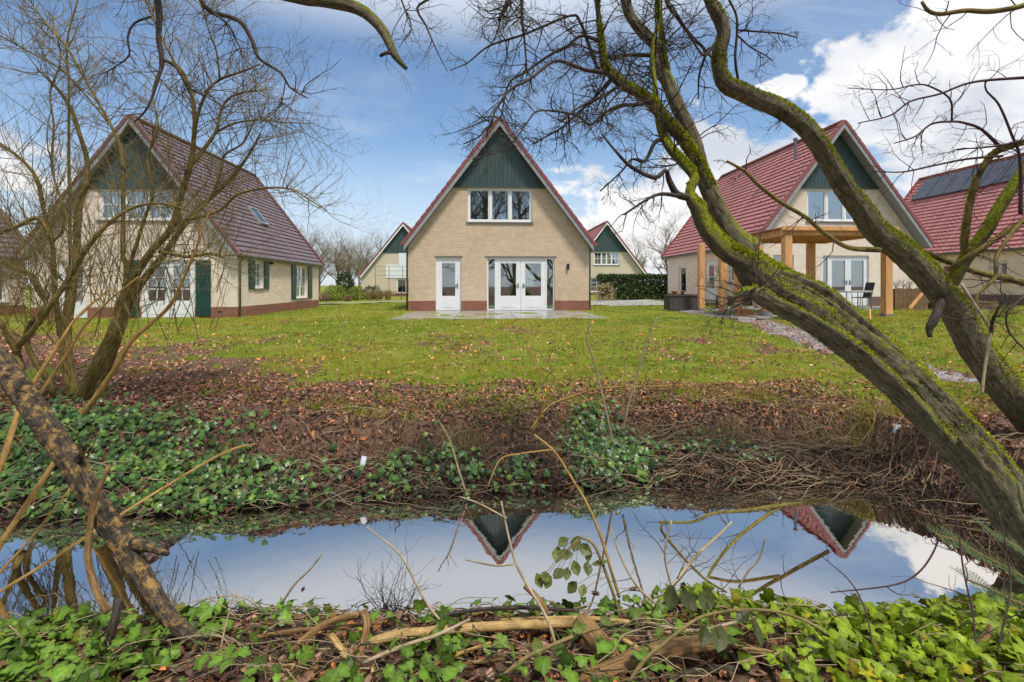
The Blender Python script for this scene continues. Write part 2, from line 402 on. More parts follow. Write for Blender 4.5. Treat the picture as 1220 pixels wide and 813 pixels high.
# still ditch water
g, nt, b = new_mat('still dark water')
b.inputs['Base Color'].default_value = (.012, .011, .009, 1); b.inputs['Roughness'].default_value = .03
v = coords(nt, 'Object'); bn = nd(nt, 'ShaderNodeBump', {'Strength': .05, 'Distance': .01, 'Height': noise(nt, v, 5.0, 3, .5)})
fr = nd(nt, 'ShaderNodeFresnel', {'IOR': 1.33}); ad = nd(nt, 'ShaderNodeMath', {0: fr.outputs[0], 1: .9, 2: .66}, operation='MULTIPLY_ADD'); ad.use_clamp = True
gl = nd(nt, 'ShaderNodeBsdfGlossy', {'Color': (1.0, .945, .875, 1), 'Roughness': .012}); nt.links.new(bn.outputs[0], gl.inputs['Normal'])
mx = nd(nt, 'ShaderNodeMixShader', {0: ad.outputs[0], 1: b.outputs[0], 2: gl.outputs[0]}); nt.links.new(mx.outputs[0], nt.nodes['Material Output'].inputs['Surface'])
M['water'] = g
# ground: soil and leaf mould where grass is thin, green where it is thick
g, nt, b = new_mat('lawn and leaf mould ground')
at = nd(nt, 'ShaderNodeAttribute', attribute_name='grass'); v = coords(nt, 'Object')
soil = mixc_(nt, ramp(nt, noise(nt, v, 18, 8, .7), .3, .7), (.07, .045, .03), (.23, .135, .085))
soil = mixc_(nt, ramp(nt, noise(nt, v, 45, 4, .7), .5, .75), soil, (.27, .165, .11))
gr = mixc_(nt, ramp(nt, noise(nt, v, 22, 6, .7), .3, .7), (.12, .145, .015), (.25, .28, .03))
gr = mixc_(nt, nd(nt, 'ShaderNodeMath', {0: ramp(nt, noise(nt, v, 1.3, 5, .6), .45, .75), 1: .6}, operation='MULTIPLY').outputs[0], gr, (.27, .24, .06))
ff = nd(nt, 'ShaderNodeMath', {0: noise(nt, v, 9, 6, .7), 1: .9, 2: -.45}, operation='MULTIPLY_ADD')
fa = nd(nt, 'ShaderNodeMath', {0: at.outputs['Fac'], 1: ff.outputs[0]}, operation='ADD')
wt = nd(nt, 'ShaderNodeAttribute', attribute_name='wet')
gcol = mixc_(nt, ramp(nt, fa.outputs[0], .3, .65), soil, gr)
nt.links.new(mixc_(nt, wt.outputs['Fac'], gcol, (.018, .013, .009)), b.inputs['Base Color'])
b.inputs['Roughness'].default_value = .9; b.inputs['Specular IOR Level'].default_value = .15
bump(nt, b, noise(nt, v, 30, 8, .7), .9, .04)
M['ground'] = g
# ------------------------------------------------------------------ the land: lawn, bank, ditch, near bank
WATER = -1.23
def edge_far(x):
    x = np.asarray(x, float)
    e = np.interp(x, [-30, -4, -2, -.3, 2, 4.5, 30], [4.6, 5.02, 5.3, 5.6, 5.8, 5.85, 6])+.09*(fbm(x*1.3, x*0+3.1, 5)-.5)*2
    return e-2.4*sstep(x, 4.3, 5.6)
def edge_near(x):
    x = np.asarray(x, float)
    return 3.55+.18*(fbm(x*.9, x*0+8.2, 9)-.5)*2-.15*sstep(x, -1, -4)+.10*sstep(x, 2.2, 4.2)
def height(x, y):
    x = np.asarray(x, float); y = np.asarray(y, float)
    ef = edge_far(x); en = edge_near(x)
    lump = (fbm(x*1.7, y*1.7, 21)-.5)
    fine = (fbm(x*7, y*7, 33, 3)-.5)
    t = y-ef                                             # metres beyond the far water line
    wv_ = .25*(fbm(x*1.9, y*0+4.4, 71)-.5)
    bank = WATER-.02+.28*sstep(t, -.05, .5)+.36*sstep(t+wv_, .55, 1.05)+.12*lump*sstep(t, .1, .6)
    lawn_rise = .63*sstep(y, 5.5, 16.5)
    far = bank+lawn_rise*sstep(t, .3, 1.3)
    far = far-.18*sstep(x, -7, -11)*sstep(y, 10, 17)*sstep(y, 60, 30)+.15*sstep(x, 6, 11)*sstep(y, 9, 17)
    far = far+.09*lump*sstep(t, .5, 1.5)*(1-sstep(y, 9, 15))+.035*fine*sstep(t, .0, .4)*(1-.8*sstep(y, 9, 14))
    step = .07*sstep(x, -2.9, -2.2)*(1-sstep(x, 1.2, 2.0))*(1-sstep(y+.12*np.sin(x*2.1), 8.05, 8.15))*sstep(y, 6.8, 7.8)
    far = far-step
    s = en-y                                             # metres on the camera's side of the near water line
    near = WATER-.02+.26*sstep(s, -.03, .5)+.10*sstep(s, .4, 1.3)+.10*s.clip(0, 8)+.06*lump*sstep(s, 0, .4)+.03*fine
    bed = WATER-.03-.5*np.minimum(sstep(-t, 0, .7), sstep(-s, 0, .7))
    z = np.where(t > -.05, far, np.where(s > -.03, near, bed))
    return np.where((t > 0) & (s > 0), np.maximum(far, near), z)
def grass_cover(x, y):
    x = np.asarray(x, float); y = np.asarray(y, float)
    t = y-edge_far(x)
    g = -.04+.82*sstep(y-.50*np.abs(x-.8)*(x < .8), 4.4, 8.6)+1.25*(fbm(x*.7, y*.9, 51)-.5)+1.3*(fbm(x*2.4, y*2.4, 61)-.5)
    g = g+.35*sstep(x, 6.5, 9)*sstep(y, 8, 10)+.25*sstep(y, 12, 16)
    g = g-.5*(1-sstep(t, .6, 1.35))
    on_path = (1-sstep(np.abs(x-PATHX(y)), .35, .75))*sstep(y, 7.4, 8.6)*(y < 24)
    g = g-1.2*on_path
    return np.clip(g, 0, 1)*(t > .35)
def PATHX(y):
    y = np.asarray(y, float)
    return 7.3+.12*np.sin(y*.9)+2.5*sstep(y, 9.2, 7.4)
def axis(pieces):
    out = []
    for a, b, n in pieces: out.append(np.linspace(a, b, n, endpoint=False))
    return np.concatenate(out)
gx = np.concatenate([axis([(-900, -60, 8), (-60, -20, 24), (-20, -9, 50), (-9, 9, 260), (9, 20, 60), (20, 60, 24), (60, 900, 8)]), [900]])
gy = np.concatenate([axis([(-300, -20, 8), (-20, -2, 14), (-2, 1.5, 20), (1.5, 9.5, 170), (9.5, 20, 80), (20, 60, 40), (60, 1500, 14)]), [1500]])
GX, GY = np.meshgrid(gx, gy); GZ = height(GX, GY)
nx, ny = len(gx), len(gy)
ii = (np.arange(ny-1)[:, None]*nx+np.arange(nx-1)[None]).ravel()
gm = MB(); gm.add(np.stack([GX, GY, GZ], -1).reshape(-1, 3), None, np.stack([ii, ii+1, ii+1+nx, ii+nx], 1))
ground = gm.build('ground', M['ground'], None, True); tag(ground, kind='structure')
ga = ground.data.attributes.new('grass', 'FLOAT', 'POINT'); ga.data.foreach_set('value', grass_cover(GX, GY).ravel().astype(np.float32))
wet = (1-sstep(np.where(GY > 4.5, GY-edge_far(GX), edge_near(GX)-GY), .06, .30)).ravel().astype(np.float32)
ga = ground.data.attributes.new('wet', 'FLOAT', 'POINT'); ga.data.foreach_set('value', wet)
# water sheet
wx = np.linspace(-30, 6.2, 60); wm = MB()
wv = np.concatenate([np.stack([wx, edge_near(wx)-.35, np.full(60, WATER)], 1), np.stack([wx, edge_far(wx)+.35, np.full(60, WATER)], 1)])
k = np.arange(59); wm.add(wv, None, np.stack([k, k+1, k+61, k+60], 1))
tag(wm.build('water', M['water'], None, True), kind='structure')
def sheet(name, x0, x1, y0, y1, m, lift=.02, n=24):
    xs = np.linspace(x0, x1, n); ys = np.linspace(y0, y1, n); X, Y = np.meshgrid(xs, ys)
    mb = MB(); i = (np.arange(n-1)[:, None]*n+np.arange(n-1)[None]).ravel()
    mb.add(np.stack([X, Y, height(X, Y)+lift], -1).reshape(-1, 3), None, np.stack([i, i+1, i+1+n, i+n], 1))
    o = mb.build(name, m, None, True); tag(o, kind='structure'); return o
sheet('road', -60, 60, 32.9, 34.4, M['driveway'], .03)
sheet('driveway', 3.9, 9.6, 26.5, 33.0, M['driveway'], .026)
sheet('terrace', 7.9, 18.5, 19.0, 22.0, M['concrete'], .02, 40)
# muddy path running down the right side
ys = np.linspace(7.6, 22.5, 60); mb = MB()
pv = []
for w in (-.6, -.3, 0, .3, .6):
    xs = PATHX(ys)+w*(1+.25*np.sin(ys*3.1+w*4)); pv.append(np.stack([xs, ys, height(xs, ys)+.012-.02*(abs(w) > .5)], 1))
pv = np.stack(pv, 1).reshape(-1, 3); i = (np.arange(59)[:, None]*5+np.arange(4)[None]).ravel()
mb.add(pv, None, np.stack([i, i+1, i+6, i+5], 1)); tag(mb.build('path', M['mud'], None, True), kind='structure')
# ------------------------------------------------------------------ houses
ROT = R(3.3)
def wall_mapper(side, hw, L):
    return {'front': lambda u, d, z: (u, d, z), 'back': lambda u, d, z: (u, L-d, z),
            'right': lambda u, d, z: (hw-d, u, z), 'left': lambda u, d, z: (-hw+d, u, z)}[side]
def mbox(mb, f, u0, u1, d0, d1, z0, z1):
    a = f(u0, d0, z0); b = f(u1, d1, z1); return mb.box(a[0], b[0], a[1], b[1], a[2], b[2])
def wall(mb, f, u0, u1, top, holes, d0=0.0, d1=.3, z0=0.0, kinks=()):
    """wall of prisms with rectangular openings; top(u) gives the upper edge"""
    us = sorted({u0, u1, *[k for k in kinks if u0 < k < u1], *[v for h in holes for v in h[:2] if u0 < v < u1]})
    for a, b in zip(us[:-1], us[1:]):
        hs = sorted([h for h in holes if h[0] <= a+1e-6 and h[1] >= b-1e-6], key=lambda h: h[2]); z = z0
        segs = []
        for h in hs:
            if h[2] > z+1e-6: segs.append((z, z, h[2], h[2]))
            z = h[3]
        segs.append((z, z, top(a), top(b)))
        for (za, zb, ta, tb) in segs:
            V = [f(a, d0, za), f(b, d0, zb), f(b, d1, zb), f(a, d1, za), f(a, d0, ta), f(b, d0, tb), f(b, d1, tb), f(a, d1, ta)]
            mb.add(V, None, [(0, 3, 2, 1), (4, 5, 6, 7), (0, 1, 5, 4), (1, 2, 6, 5), (2, 3, 7, 6), (3, 0, 4, 7)])
def pane(f, parent, u0, u1, z0, z1, d=.105):
    mb = MB(); mbox(mb, f, u0, u1, d, d+.012, z0, z1); return mb.build('pane', M['glass'], parent)
def window(f, house, u0, u1, z0, z1, cols=(1,), bars=(0, 0), sill=True, fw=.07, d0=.07, label=None):
    """frame with one light per entry of cols (relative widths); bars = glazing bars across and up"""
    fm = MB(); d1 = d0+.07
    mbox(fm, f, u0, u1, d0, d1, z0, z0+fw); mbox(fm, f, u0, u1, d0, d1, z1-fw, z1)
    mbox(fm, f, u0, u0+fw, d0+.002, d1, z0+fw, z1-fw); mbox(fm, f, u1-fw, u1, d0+.002, d1, z0+fw, z1-fw)
    tot = sum(cols); u = u0+fw; W = u1-u0-2*fw; lights = []
    for i, c in enumerate(cols):
        a = u; u += W*c/tot
        if i < len(cols)-1: mbox(fm, f, u-fw*.6, u+fw*.6, d0+.003, d1, z0+fw, z1-fw)
        lights.append((a+(fw*.6 if i else 0), u-(fw*.6 if i < len(cols)-1 else 0)))
    w = fm.build('window', M['white'], house)
    for (a, b) in lights:
        sm = MB(); s = .045; dz0, dz1 = z0+fw, z1-fw
        mbox(sm, f, a, b, d0+.012, d1-.008, dz0, dz0+s); mbox(sm, f, a, b, d0+.012, d1-.008, dz1-s, dz1)
        mbox(sm, f, a, a+s, d0+.014, d1-.008, dz0+s, dz1-s); mbox(sm, f, b-s, b, d0+.014, d1-.008, dz0+s, dz1-s)
        for i in range(bars[0]):
            c = a+s+(b-a-2*s)*(i+1)/(bars[0]+1); mbox(sm, f, c-.016, c+.016, d0+.02, d0+.032, dz0+s, dz1-s)
        for i in range(bars[1]):
            c = dz0+s+(dz1-dz0-2*s)*(i+1)/(bars[1]+1); mbox(sm, f, a+s, b-s, d0+.022, d0+.031, c-.016, c+.016)
        sm.build('sash', M['white'], w)
        pane(f, w, a+s*.5, b-s*.5, dz0+s*.5, dz1-s*.5, d0+.038)
    if sill:
        sb = MB(); mbox(sb, f, u0-.05, u1+.05, -.05, d0+.01, z0-.07, z0-.004); sb.build('sill', M['sill'], w)
    return w
def door(f, house, u0, u1, z0, z1, glass=(.42, .93), bars=(0, 0), handle=1, d0=.07, st=.13):
    """panelled door leaf with a tall light above a solid foot; returns the leaf"""
    d1 = d0+.06; H = z1-z0; gz0 = z0+(1-glass[1])*0+glass[0]*H; gz1 = z0+glass[1]*H
    mb = MB()
    mbox(mb, f, u0, u0+st, d0, d1, z0, z1); mbox(mb, f, u1-st, u1, d0, d1, z0, z1)
    mbox(mb, f, u0+st, u1-st, d0+.002, d1, z0, gz0); mbox(mb, f, u0+st, u1-st, d0+.002, d1, gz1, z1)
    for i in range(bars[0]):
        c = u0+st+(u1-u0-2*st)*(i+1)/(bars[0]+1); mbox(mb, f, c-.018, c+.018, d0+.014, d0+.03, gz0, gz1)
    for i in range(bars[1]):
        c = gz0+(gz1-gz0)*(i+1)/(bars[1]+1); mbox(mb, f, u0+st, u1-st, d0+.016, d0+.029, c-.018, c+.018)
    o = mb.build('door', M['white'], house)
    pane(f, o, u0+st-.02, u1-st+.02, gz0-.02, gz1+.02, d0+.034)
    pm = MB(); mbox(pm, f, u0+st+.05, u1-st-.05, d0-.008, d0+.004, z0+.12, gz0-.10); pm.build('panel', M['white'], o)
    hm = MB(); hu = u1-st*.5 if handle > 0 else u0+st*.5
    mbox(hm, f, hu-.016, hu+.016, d0-.014, d0+.001, z0+.92, z0+1.16); mbox(hm, f, hu-.012-(.10 if handle > 0 else 0), hu+.012+(0 if handle > 0 else .10), d0-.055, d0-.012, z0+1.05, z0+1.075)
    hm.build('handle', M['grey_metal'], o)
    return o
def doorframe(f, house, u0, u1, z1, posts=(), d0=.06, z0=.03):
    mb = MB(); w = .06
    mbox(mb, f, u0, u1, d0, d0+.09, z1-w, z1)
    for u in (u0, u1-w, *[p-w/2 for p in posts]): mbox(mb, f, u, u+w, d0, d0+.088, z0, z1-w)
    o = mb.build('door_frame', M['white'], house)
    sm = MB(); mbox(sm, f, u0-.02, u1+.02, -.04, d0+.10, z0-.03, z0+.012); sm.build('threshold', M['sill'], o)
    return o
def shutter(f, house, u0, u1, z0, z1):
    mb = MB(); mbox(mb, f, u0, u1, -.045, -.012, z0, z1)
    n = 3
    for i in range(n):
        a = u0+.05+(u1-u0-.1)*i/n; mbox(mb, f, a+.008, a+(u1-u0-.1)/n-.008, -.052, -.044, z0+.06, z1-.06)
    for z in (z0+.2, z1-.25): mbox(mb, f, u0+.03, u1-.03, -.060, -.051, z, z+.07)
    return mb.build('shutter', M['shutter'], house)
_cache = {}
def course_mesh(L, oh, e, m):
    key = (round(L, 2), round(oh, 2), round(e, 3), m.name)
    if key in _cache: return _cache[key]
    per = .30; n = int((L+2*oh-.06)/per); v = []; h = []
    prof = [(0.0, 0.0), (.08, .015), (.5, .018), (.62, .003)]
    for i in range(n):
        for a, b in prof: v.append(-oh+.03+(i+a)*per); h.append(b)
    v.append(-oh+.03+n*per); h.append(0.0)
    v = np.array(v); v = -oh+.03+(v+oh-.03)*(L+2*oh-.06)/(n*per); h = np.array(h); k = len(v)
    V = np.concatenate([np.stack([np.zeros(k), v, h*.6-.01], 1), np.stack([np.full(k, e+.03), v, h+.038], 1), np.stack([np.full(k, e+.03), v, h*0+.0], 1)])
    i = np.arange(k-1); F = np.concatenate([np.stack([i, k+i, k+i+1, i+1], 1), np.stack([k+i, 2*k+i, 2*k+i+1, k+i+1], 1)])
    mb = MB(); mb.add(V, None, F); me = mb.mesh('tile_course'); me.materials.append(m); _cache[key] = me
    return me
def block_mesh(name, dx, dy, dz, m, ch=.012):
    key = (name, dx, dy, dz, m.name)
    if key in _cache: return _cache[key]
    mb = MB(); c = ch
    V = [(0, 0, 0), (dx, 0, 0), (dx, dy, 0), (0, dy, 0), (0, 0, dz-c), (dx, 0, dz-c), (dx, dy, dz-c), (0, dy, dz-c), (c, c, dz), (dx-c, c, dz), (dx-c, dy-c, dz), (c, dy-c, dz)]
    F = [(0, 3, 2, 1), (0, 1, 5, 4), (1, 2, 6, 5), (2, 3, 7, 6), (3, 0, 4, 7), (4, 5, 9, 8), (5, 6, 10, 9), (6, 7, 11, 10), (7, 4, 8, 11), (8, 9, 10, 11)]
    mb.add(V, None, F); me = mb.mesh(name); me.materials.append(m); _cache[key] = me
    return me
def house(name, loc, L, hw, zr, slope, mats, openings, clad_z, plinth_z=.45, oh=.32, rot=ROT, ehang=.13, detail=True, clad_back=True):
    """openings: dict side -> list of (u0,u1,z0,z1). Local frame: front face y=0, x across, z up."""
    H = empty(name, loc, rot); c = math.cos(math.atan(slope)); s = math.sin(math.atan(slope)); th = math.atan(slope)
    wtop = lambda u: zr-.30-slope*abs(u)
    ez = wtop(hw)
    for side in ('front', 'back'):
        f = wall_mapper(side, hw, L); mb = MB(); hs = openings.get(side, [])
        wall(mb, f, -hw, hw, wtop, hs, kinks=(0,)); mb.build('wall', mats['wall'], H)
        # plinth strips, 6 mm proud, between the doors
        cuts = sorted([(h[0], h[1]) for h in hs if h[2] < plinth_z]); u = -hw-.006
        for a, b in cuts+[(hw+.006, None)]:
            if a > u+.01: pm = MB(); mbox(pm, f, u, a, -.006, .02, 0, plinth_z); pm.build('plinth', mats['plinth'], H)
            u = b
        # upright boards closing the top of the gable
        if clad_z and (side == 'front' or clad_back):
            half = (zr-.30-clad_z)/slope; n = int(2*half/.17); bw = 2*half/n
            for i in range(n):
                a = -half+i*bw+.006; b = a+bw-.012
                V = [f(a, -.045, clad_z), f(b, -.045, clad_z), f(b, -.002, clad_z), f(a, -.002, clad_z),
                     f(a, -.045, max(clad_z, wtop(a))), f(b, -.045, max(clad_z, wtop(b))), f(b, -.002, max(clad_z, wtop(b))), f(a, -.002, max(clad_z, wtop(a)))]
                bm = MB(); bm.add(V, None, [(0, 3, 2, 1), (4, 5, 6, 7), (0, 1, 5, 4), (1, 2, 6, 5), (2, 3, 7, 6), (3, 0, 4, 7)]); bm.build('board', M['board_green'], H)
            tb = MB(); mbox(tb, f, -half-.04, half+.04, -.06, -.001, clad_z-.09, clad_z-.002); tb.build('trim_board', M['board_green'], H)
    for side in ('left', 'right'):
        f = wall_mapper(side, hw, L); mb = MB(); hs = openings.get(side, [])
        wall(mb, f, .3, L-.3, lambda u: ez, hs); mb.build('wall', mats['wall'], H)
        cuts = sorted([(h[0], h[1]) for h in hs if h[2] < plinth_z]); u = .0
        for a, b in cuts+[(L, None)]:
            if a > u+.01: pm = MB(); mbox(pm, f, u, a, -.006, .02, 0, plinth_z-.002); pm.build('plinth', mats['plinth'], H)
            u = b
    # floors inside
    fm = MB(); fm.box(-hw+.31, hw-.31, .31, L-.31, 0.0, .03); fm.build('floor', M['interior_floor'], H)
    cm = MB(); cm.box(-hw+.31, hw-.31, .31, L-.31, 2.62, 2.80); cm.build('storey_floor', M['plaster'], H)
    # roof decks
    xe = hw+ehang
    for sx in (-1, 1):
        t0, t1 = -.27, -.10; V = []
        for y in (-oh, L+oh):
            for (x, dz) in ((0.0, t0), (xe, t0), (xe, t1), (0.0, t1)): V.append((sx*(x+.001), y, zr-slope*x+dz))
        dm = MB(); dm.add(V, None, [(0, 1, 2, 3), (4, 7, 6, 5), (0, 4, 5, 1), (1, 5, 6, 2), (2, 6, 7, 3), (3, 7, 4, 0)]); dm.build('roof_deck', M['barge'], H)
        # barge boards front and back
        for y0, y1 in ((-oh-.03, -oh-.003), (L+oh+.003, L+oh+.03)):
            V = []
            for y in (y0, y1):
                for (x, dz) in ((0.0, -.345), (xe+.02, -.345), (xe+.02, -.115), (0.0, -.115)): V.append((sx*(x+.001), y, zr-slope*x+dz))
            bb = MB(); bb.add(V, None, [(0, 1, 2, 3), (4, 7, 6, 5), (0, 4, 5, 1), (1, 5, 6, 2), (2, 6, 7, 3), (3, 7, 4, 0)]); bb.build('barge_board', mats['barge'], H)
        # tile courses
        Ls = (xe+.05)/c; n = round(Ls/.275); e = Ls/n; me = course_mesh(L, oh, e, mats['tile'])
        for i in range(n):
            o = link('tile_course', me, H); d = i*e
            x = d*c; z = zr-slope*x-.09
            if sx > 0: m4 = Matrix(((c, 0, s, x), (0, 1, 0, 0), (-s, 0, c, z), (0, 0, 0, 1)))
            else: m4 = Matrix(((-c, 0, -s, -x), (0, -1, 0, L), (-s, 0, c, z), (0, 0, 0, 1)))
            o.matrix_local = m4
        # verge tiles, one by one, along both gable edges
        vm = block_mesh('verge_tile', .37, .16, .13, mats['verge'])
        nv = int(Ls/.335)
        for yb in (-oh-.05, L+oh-.11):
            for i in range(nv):
                d = i*Ls/nv; o = link('verge_tile', vm, H); x = d*c; z = zr-slope*x-.115; ta = th-.07
                cc, ss = math.cos(ta), math.sin(ta)
                if sx > 0: o.matrix_local = Matrix(((cc, 0, ss, x), (0, 1, 0, yb), (-ss, 0, cc, z), (0, 0, 0, 1)))
                else: o.matrix_local = Matrix(((-cc, 0, -ss, -x), (0, -1, 0, yb+.16), (-ss, 0, cc, z), (0, 0, 0, 1)))
        # gutter and downpipe
        gp = [(xe-.02+.085+.085*math.cos(a), .085*math.sin(a)) for a in np.linspace(math.pi, 2*math.pi, 7)]
        gz = zr-slope*xe-.12; gmn = MB(); V = []
        for y in (-oh+.05, L+oh-.05):
            for (x, z) in gp: V.append((sx*x, y, gz+z))
            for (x, z) in reversed(gp): V.append((sx*(xe+.065+(x-xe-.065)*.86), y, gz+z*.86))
        k = len(gp)*2; F = [(i, (i+1) % k, k+(i+1) % k, k+i) for i in range(k)]
        gmn.add(V, None, F); gmn.build('gutter', M['grey_metal'], H, True)
        for yy in ((.10,) if detail else ()):
            dp = MB(); xw = hw+.07
            dp.tube([(sx*(xe+.06), yy, gz-.07), (sx*(xe+.06), yy, gz-.14), (sx*xw, yy, gz-.30), (sx*xw, yy, .05)], .042, 10); dp.build('downpipe', M['grey_metal'], H, True)
    # ridge tiles
    rm = block_mesh('ridge_tile', .24, .40, .10, mats['verge'], .05); nr = int((L+2*oh)/.36)
    for i in range(nr):
        o = link('ridge_tile', rm, H); o.location = (-.12, -oh+i*(L+2*oh-.4)/(nr-1), zr-.06)
    return H
def pipe(H, x, y, z0, z1, r=.07):
    mb = MB(); mb.tube([(x, y, z0), (x, y, z1)], r, 12); mb.tube([(x, y, z1+.001), (x, y, z1+.10)], r*1.5, 12); return mb.build('vent_pipe', M['grey_metal'], H, False)
def curtain(H, f, u0, u1, z0, z1, m, d=.34):
    n = 24; us = np.linspace(u0, u1, n); V = []
    for z in (z0, z1):
        for i, u in enumerate(us): V.append(f(u, d+.03*math.sin(i*1.7), z))
    mb = MB(); i = np.arange(n-1); mb.add(V, None, np.stack([i, i+1, i+1+n, i+n], 1))
    V2 = [f(u, d+.012+.03*math.sin(j*1.7), z) for z in (z0, z1) for j, u in enumerate(us)]
    mb.add(V2, None, np.stack([i, i+n, i+1+n, i+1], 1)); return mb.build('curtain', m, H, True)

NEW = dict(wall=M['brick'], plinth=M['plinth'], tile=M['tile_red'], verge=M['verge'], barge=M['barge'])
NEW2 = dict(wall=M['brick_left'], plinth=M['plinth_grey'], tile=M['tile_red'], verge=M['verge'], barge=M['barge'])
OLD = dict(wall=M['brick_left'], plinth=M['plinth'], tile=M['tile_brown'], verge=M['verge_brown'], barge=M['barge'])
FAR = dict(wall=M['brick_far'], plinth=M['plinth'], tile=M['tile_red'], verge=M['verge'], barge=M['white'])

# --- the house straight ahead
HW, ZR, SL, LEN = 3.83, 8.14, 1.32, 10.3
op = {'front': [(-2.69, -1.62, .03, 2.28), (-.53, 2.36, .03, 2.28), (-1.35, 1.40, 3.80, 5.24)],
      'back': [(-2.2, .2, .03, 2.25), (1.2, 2.6, .9, 2.2)], 'right': [(3.0, 4.4, 1.0, 2.2)], 'left': [(4.0, 5.4, 1.0, 2.2)]}
h = house('gabled_house', (-.53, 21.4, 0), LEN, HW, ZR, SL, NEW, op, 5.33)
tag(h, 'cream brick gabled house with grey green boarded gable, facing the ditch behind a paved terrace', 'house')
f = wall_mapper('front', HW, LEN)
window(f, h, -1.35, 1.40, 3.80, 5.24, (1, .95, 1))
doorframe(f, h, -2.69, -1.62, 2.28); door(f, h, -2.63, -1.68, .05, 2.22, (.28, .92), st=.2)
doorframe(f, h, -.53, 2.36, 2.28, (-.17, 2.0))
door(f, h, -.14, .905, .05, 2.22, (.28, .92), st=.19); door(f, h, .915, 1.97, .05, 2.22, (.28, .92), handle=-1, st=.19)
for a, b in ((-.47, -.2), (2.03, 2.30)):
    sm = MB(); mbox(sm, f, a, b, .075, .12, .05, .10); sm.build('sidelight_rail', M['white'], h); pane(f, h, a, b, .10, 2.22); curtain(h, f, a-.02, b+.02, .08, 2.24, M['curtain_pale'], .33)
fb = wall_mapper('back', HW, LEN)
window(fb, h, -2.2, .2, .05, 2.25, (1, 1, 1), sill=False); window(fb, h, 1.2, 2.6, .9, 2.2, (1, 1))
window(wall_mapper('right', HW, LEN), h, 3.0, 4.4, 1.0, 2.2, (1, 1)); window(wall_mapper('left', HW, LEN), h, 4.0, 5.4, 1.0, 2.2, (1, 1))
pw = MB(); pw.box(-1.45, -1.33, .31, 6.0, .031, 2.61); pw.build('inner_wall', M['plaster'], h)
pw = MB(); pw.box(-3.5, -1.46, 3.0, 3.1, .031, 2.61); pw.build('inner_wall', M['plaster'], h)
for a, b in ((-2.69, -1.62), (-.58, 2.41)):
    lm = MB(); mbox(lm, f, a-.05, b+.05, -.008, .05, 2.282, 2.345); lm.build('lintel', M['sill'], h)
wl_ = MB(); wl_.box(2.88, 2.98, -.09, -.001, 1.80, 2.02); wl_.tube([(2.93, -.06, 1.79), (2.93, -.06, 2.03)], .045, 10); wl_.build('wall_lamp', M['black'], h)
pipe(h, -.55, 3.2, 7.2, 7.95)
# paved terrace in front of it, slab by slab
terr = empty('paved_terrace', (-.53, 21.4, 0), ROT); tag(terr, kind='structure')
tm = block_mesh('paving_slab', .985, .985, .07, M['slab'])
for i in range(7):
    for j in range(5):
        o = link('paving_slab', tm, terr); o.location = (-3.62+i*1.0, -5.12+j*1.02, -.035+float(rng.uniform(-.003, .003)))
        o.rotation_euler = (float(rng.normal(0, .002)), float(rng.normal(0, .002)), 0)

# --- the house on the left with green shutters
HWL, ZRL, SLL, LENL = 3.78, 7.72, 1.31, 9.7
opL = {'front': [(-2.85, -1.75, .03, 2.2), (.22, 2.20, .03, 2.25), (-1.35, 1.35, 3.78, 5.0)], 'right': [(1.5, 2.3, 1.16, 2.31), (6.15, 7.8, .62, 2.30)],
       'left': [(2, 3.2, 1.0, 2.2)], 'back': [(-1.2, 1.2, 3.78, 4.9), (-1.0, .8, .03, 2.2)]}
hl = house('shuttered_house', (-14.42, 19.28, -.18), LENL, HWL, ZRL, SLL, OLD, opL, 5.06)
tag(hl, 'pale brick house with dark green shutters and purple brown tiled roof with a skylight', 'house')
f = wall_mapper('front', HWL, LENL); fr_ = wall_mapper('right', HWL, LENL)
window(f, hl, -1.35, 1.35, 3.78, 5.0, (1, .9, 1), (1, 1))
doorframe(f, hl, -2.85, -1.75, 2.2); door(f, hl, -2.79, -1.81, .05, 2.14, (.3, .93), (1, 2), st=.16)
doorframe(f, hl, .22, 2.20, 2.25); door(f, hl, .28, 1.205, .05, 2.19, (.3, .93), (1, 2), st=.15); door(f, hl, 1.215, 2.14, .05, 2.19, (.3, .93), (1, 2), -1, st=.15)
shutter(f, hl, -.40, .16, .1, 2.25); shutter(f, hl, 2.25, 2.81, .1, 2.25)
window(fr_, hl, 1.5, 2.3, 1.16, 2.31, (1,), (1, 2)); shutter(fr_, hl, .93, 1.45, 1.12, 2.33); shutter(fr_, hl, 2.36, 2.86, 1.12, 2.33)
window(fr_, hl, 6.15, 7.8, .62, 2.30, (1, 1), (1, 2)); shutter(fr_, hl, 5.5, 6.1, .58, 2.32); shutter(fr_, hl, 7.86, 8.5, .58, 2.32)
window(wall_mapper('left', HWL, LENL), hl, 2, 3.2, 1.0, 2.2); fbk = wall_mapper('back', HWL, LENL); window(fbk, hl, -1.2, 1.2, 3.78, 4.9, (1, 1)); window(fbk, hl, -1.0, .8, .05, 2.2, (1, 1), sill=False)
bl = MB(); mbox(bl, fr_, 3.0, 3.16, -.12, -.002, 2.22, 2.34); bl.build('wall_lamp', M['black'], hl)
vg = MB(); mbox(vg, f, 3.05, 3.22, -.012, -.004, .22, .29); vg.build('air_grille', M['black'], hl)
c_, s_ = math.cos(math.atan(SLL)), math.sin(math.atan(SLL))
sk = MB()
sw = MB()
x0 = 2.05; z0 = ZRL-SLL*x0
def slope_pt(d, y, n): return (x0+d*c_+n*s_, y, z0-d*s_+n*c_)
def slope_box(mb, d0, d1, y0, y1, n0, n1):
    V = [slope_pt(d, y, n) for n in (n0, n1) for (d, y) in ((d0, y0), (d1, y0), (d1, y1), (d0, y1))]
    mb.add(V, None, [(0, 3, 2, 1), (4, 5, 6, 7), (0, 1, 5, 4), (1, 2, 6, 5), (2, 3, 7, 6), (3, 0, 4, 7)])
